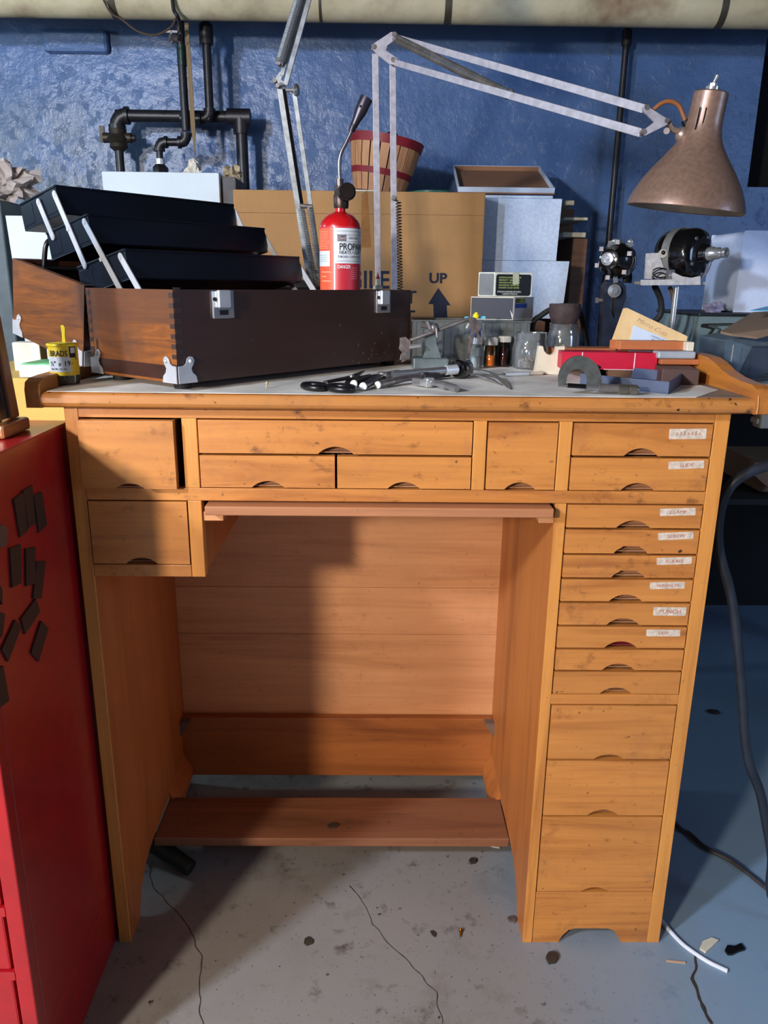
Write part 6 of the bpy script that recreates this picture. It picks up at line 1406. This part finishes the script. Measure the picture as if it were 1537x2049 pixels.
# pale clamp end at the right edge and a brown flap in the dark under the table
q0_, q1_ = at(1531, 782, y=.26), at(1536, 858, y=.26)
m = MB(); m.box(q0_.x, q0_.x+.05, .26, .29, q1_.z, q0_.z); m.box(q0_.x-.006, q0_.x, .262, .288, at(1530, 850, y=.26).z, at(1530, 838, y=.26).z)
m.box(q0_.x+.01, q0_.x+.05, .2905, .33, q0_.z-.012, q0_.z)
tag(m.build('mounted_clamp', CREAM, bevel=.003), 'pale enamelled clamp end beside the gallery at the right edge', 'clamp')
m = MB(); fl_ = [at(1510, 926, y=.42), at(1545, 924, y=.42), at(1560, 990, y=.39), at(1528, 968, y=.40), at(1506, 948, y=.41)]
zb2 = min(p.z for p in fl_); m.prism(fl_, (0, .02, 0)); m.box(at(1526, 968, y=.42).x, at(1526, 968, y=.42).x+.26, .425, .62, shz+.001, at(1540, 930, y=.43).z)
tag(m.build('torn_carton', card('torn_card', (150, 122, 98))), 'torn brown carton in the dark under the side table', 'carton')
# thick hose down the right edge
yH = .05
pts = [(1600, 922), (1560, 926), (1530, 934), (1497, 946), (1466, 968), (1447, 1000), (1438, 1045), (1438, 1090), (1446, 1130), (1458, 1170), (1470, 1230), (1476, 1290), (1486, 1400), (1490, 1470), (1500, 1530), (1521, 1585), (1534, 1650), (1545, 1720)]
P = [at(px, py, y=yH) for px, py in pts]; e_ = P[-1]; P += [V((e_.x+.01, yH, .06)), V((e_.x+.05, yH-.01, .014)), V((e_.x+.14, yH-.03, .011)), V((e_.x+.4, yH-.05, .011))]
P = [V((P[0].x+.12, yH+.20, P[0].z+.012)), V((P[0].x+.06, yH+.06, P[0].z+.010))]+P
m = MB(); m.tube(P, .0082, 14, spline=4)
tag(m.build('hanging_hose', mat('blue_black_hose', (36, 41, 50), .4, var=.15)), 'thick blue-black hose hanging down beside the bench at the right', 'hose')
# ------------------------------------------------------------------ floor odds and ends
fz = lambda px, py, z=0: at(px, py, z=z)
m = MB(); m.tube([V((.60, .50, .006)), fz(1352, 1648, .006), fz(1380, 1668, .006), fz(1404, 1690, .006), fz(1425, 1703, .006), fz(1462, 1722, .005), fz(1500, 1750, .005), fz(1545, 1785, .005), fz(1620, 1830, .005)], .0045, 8, spline=5)
tag(m.build('floor_cord', mat('grey_black_cord', (58, 54, 56), .6, var=.3)), 'thin dark cord running over the floor right of the bench', 'cord')
m = MB(); P = [fz(1318, 1835, .0015), fz(1340, 1862, .003), fz(1365, 1888, .003), fz(1390, 1907, .003), fz(1420, 1926, .003), fz(1456, 1943, .003)]
vs = []; fs = []
pp_ = []
for i in range(len(P)-1):
    for j in range(4): pp_.append(P[i].lerp(P[i+1], j/4))
pp_.append(P[-1])
m.tube(P, .0038, 8, spline=5); tag(m.build('white_strip', mat('white_plastic_strip', (216, 222, 232), .4, var=.03)), 'curved white plastic strip on the floor at the right post', 'strip')
def chip(name, label, cat, pts, t, mt, grp=None):
    m = MB().prism([fz(px, py, .0006) for px, py in pts], (0, 0, t)); o = m.build(name, mt, bevel=.0004); tag(o, label, cat, grp)
chip('cream_chip', 'half-round cream chip on the floor beside the white strip', 'chip', [(1400, 1900), (1406, 1886), (1424, 1879), (1438, 1884), (1424, 1897), (1412, 1908)], .004, CREAM)
chip('black_scrap', 'jagged black scrap on the floor right of the cream chip', 'scrap', [(1450, 1904), (1455, 1894), (1470, 1896), (1482, 1890), (1491, 1902), (1478, 1906), (1466, 1912), (1456, 1912)], .004, BLACK)
chip('leaf_scrap', 'dark leaf-shaped scrap on the open floor under the kneehole', 'scrap', [(608, 1888), (610, 1879), (618, 1875), (627, 1882), (626, 1889), (614, 1893)], .002, mat('dark_leaf', (52, 42, 32), .7, var=.3))
chip('leaf_scrap', 'small pointed dark scrap on the floor left of the brass screw', 'scrap', [(861, 1864), (866, 1863), (873, 1869), (871, 1876), (865, 1872)], .002, mat('dark_leaf', (0, 0, 0)))
chip('clay_lump', 'round dark lump on the floor in front of the plinth', 'lump', [(1092, 1918), (1098, 1909), (1110, 1908), (1117, 1918), (1112, 1928), (1098, 1930)], .006, mat('dark_leaf', (0, 0, 0)))
chip('foil_scrap', 'small dark shiny scrap on the floor at the inner leg', 'scrap', [(1015, 1838), (1024, 1835), (1035, 1840), (1030, 1848), (1020, 1846)], .004, GUN)
chip('brown_crumb', 'brown crumb on the floor under the front of the footrest, right half', 'crumb', [(938, 1724), (944, 1719), (953, 1722), (952, 1728), (942, 1730)], .005, mat('dark_leaf', (0, 0, 0)))
chip('matchstick', 'pale splinter on the floor left of the white strip', 'splinter', [(1333, 1922), (1372, 1926), (1372, 1929), (1333, 1925)], .002, mat('splinter', (196, 160, 130), .7))
chip('white_scrap', 'curved white scrap on the floor under the footrest end', 'scrap', [(981, 1694), (990, 1692), (1001, 1695), (1000, 1698), (989, 1696)], .002, PAPER)
m = MB(); a_, b_ = fz(922, 1862, .003), fz(921, 1874, .003); m.cyl(a_, b_, .0022, .0012, 8); m.cyl(a_-(b_-a_)*.1, a_, .004, n=10); tag(m.build('brass_screw', BRASS), 'small brass screw lying on the floor under the kneehole', 'screw')
P = at(666, 1653, z=.0836); m = MB(); m.prism([P+V((-.011, -.002, 0)), P+V((-.006, .007, 0)), P+V((.004, .009, 0)), P+V((.013, .003, 0)), P+V((.006, -.006, 0)), P+V((-.004, -.007, 0))], (0, 0, .002)); tag(m.build('leaf_scrap', mat('dark_leaf', (0, 0, 0))), 'dark leaf-like scrap lying on the footrest', 'scrap')
m = MB(); P = fz(1428, 1426, .0); m.ball(P+V((0, 0, .004)), .012, 10, 0, (1.5, 1, .3), jag=.5); tag(m.build('dirt_clod', mat('dark_leaf', (0, 0, 0))), 'dirt clod on the blue-grey floor behind the bench', 'clod')
# ------------------------------------------------------------------ light
def lamp(name, loc, power, col, radius, typ='POINT', aim=None, size=None, spot=None):
    l = bpy.data.lights.new(name, typ); l.energy = power; l.color = lin(col)
    if typ in ('POINT', 'SPOT'): l.shadow_soft_size = radius
    if typ == 'AREA': l.size = size or radius
    if spot: l.spot_size = math.radians(spot); l.spot_blend = .25
    o = bpy.data.objects.new(name, l); COL.objects.link(o); o.location = loc
    if aim is not None: o.rotation_euler = (V(aim)-V(loc)).to_track_quat('-Z', 'Y').to_euler()
    return o
lamp('work_light', (-1.42, -2.26, 1.47), 115, (255, 242, 226), .09)
lamp('ceiling_light', (-1.74, -1.64, 1.92), 120, (216, 230, 255), .09)
lamp('side_light', (-2.4, .75, 1.75), 16, (206, 236, 250), .12)
lamp('right_fill', (2.65, -1.1, 1.45), 8, (176, 206, 255), 1, 'AREA', aim=(.4, .4, .9), size=.9)  # soft bluish fill added before the plain right wall, no window there
wd = bpy.data.worlds.new('basement'); S.world = wd; wd.use_nodes = True
bg = wd.node_tree.nodes['Background']; bg.inputs[0].default_value = (.75, .8, .95, 1); bg.inputs[1].default_value = .013
S.view_settings.view_transform = 'Standard'; S.view_settings.look = 'None'; S.view_settings.gamma = 1; S.view_settings.exposure = 1.24
S.view_settings.use_curve_mapping = False
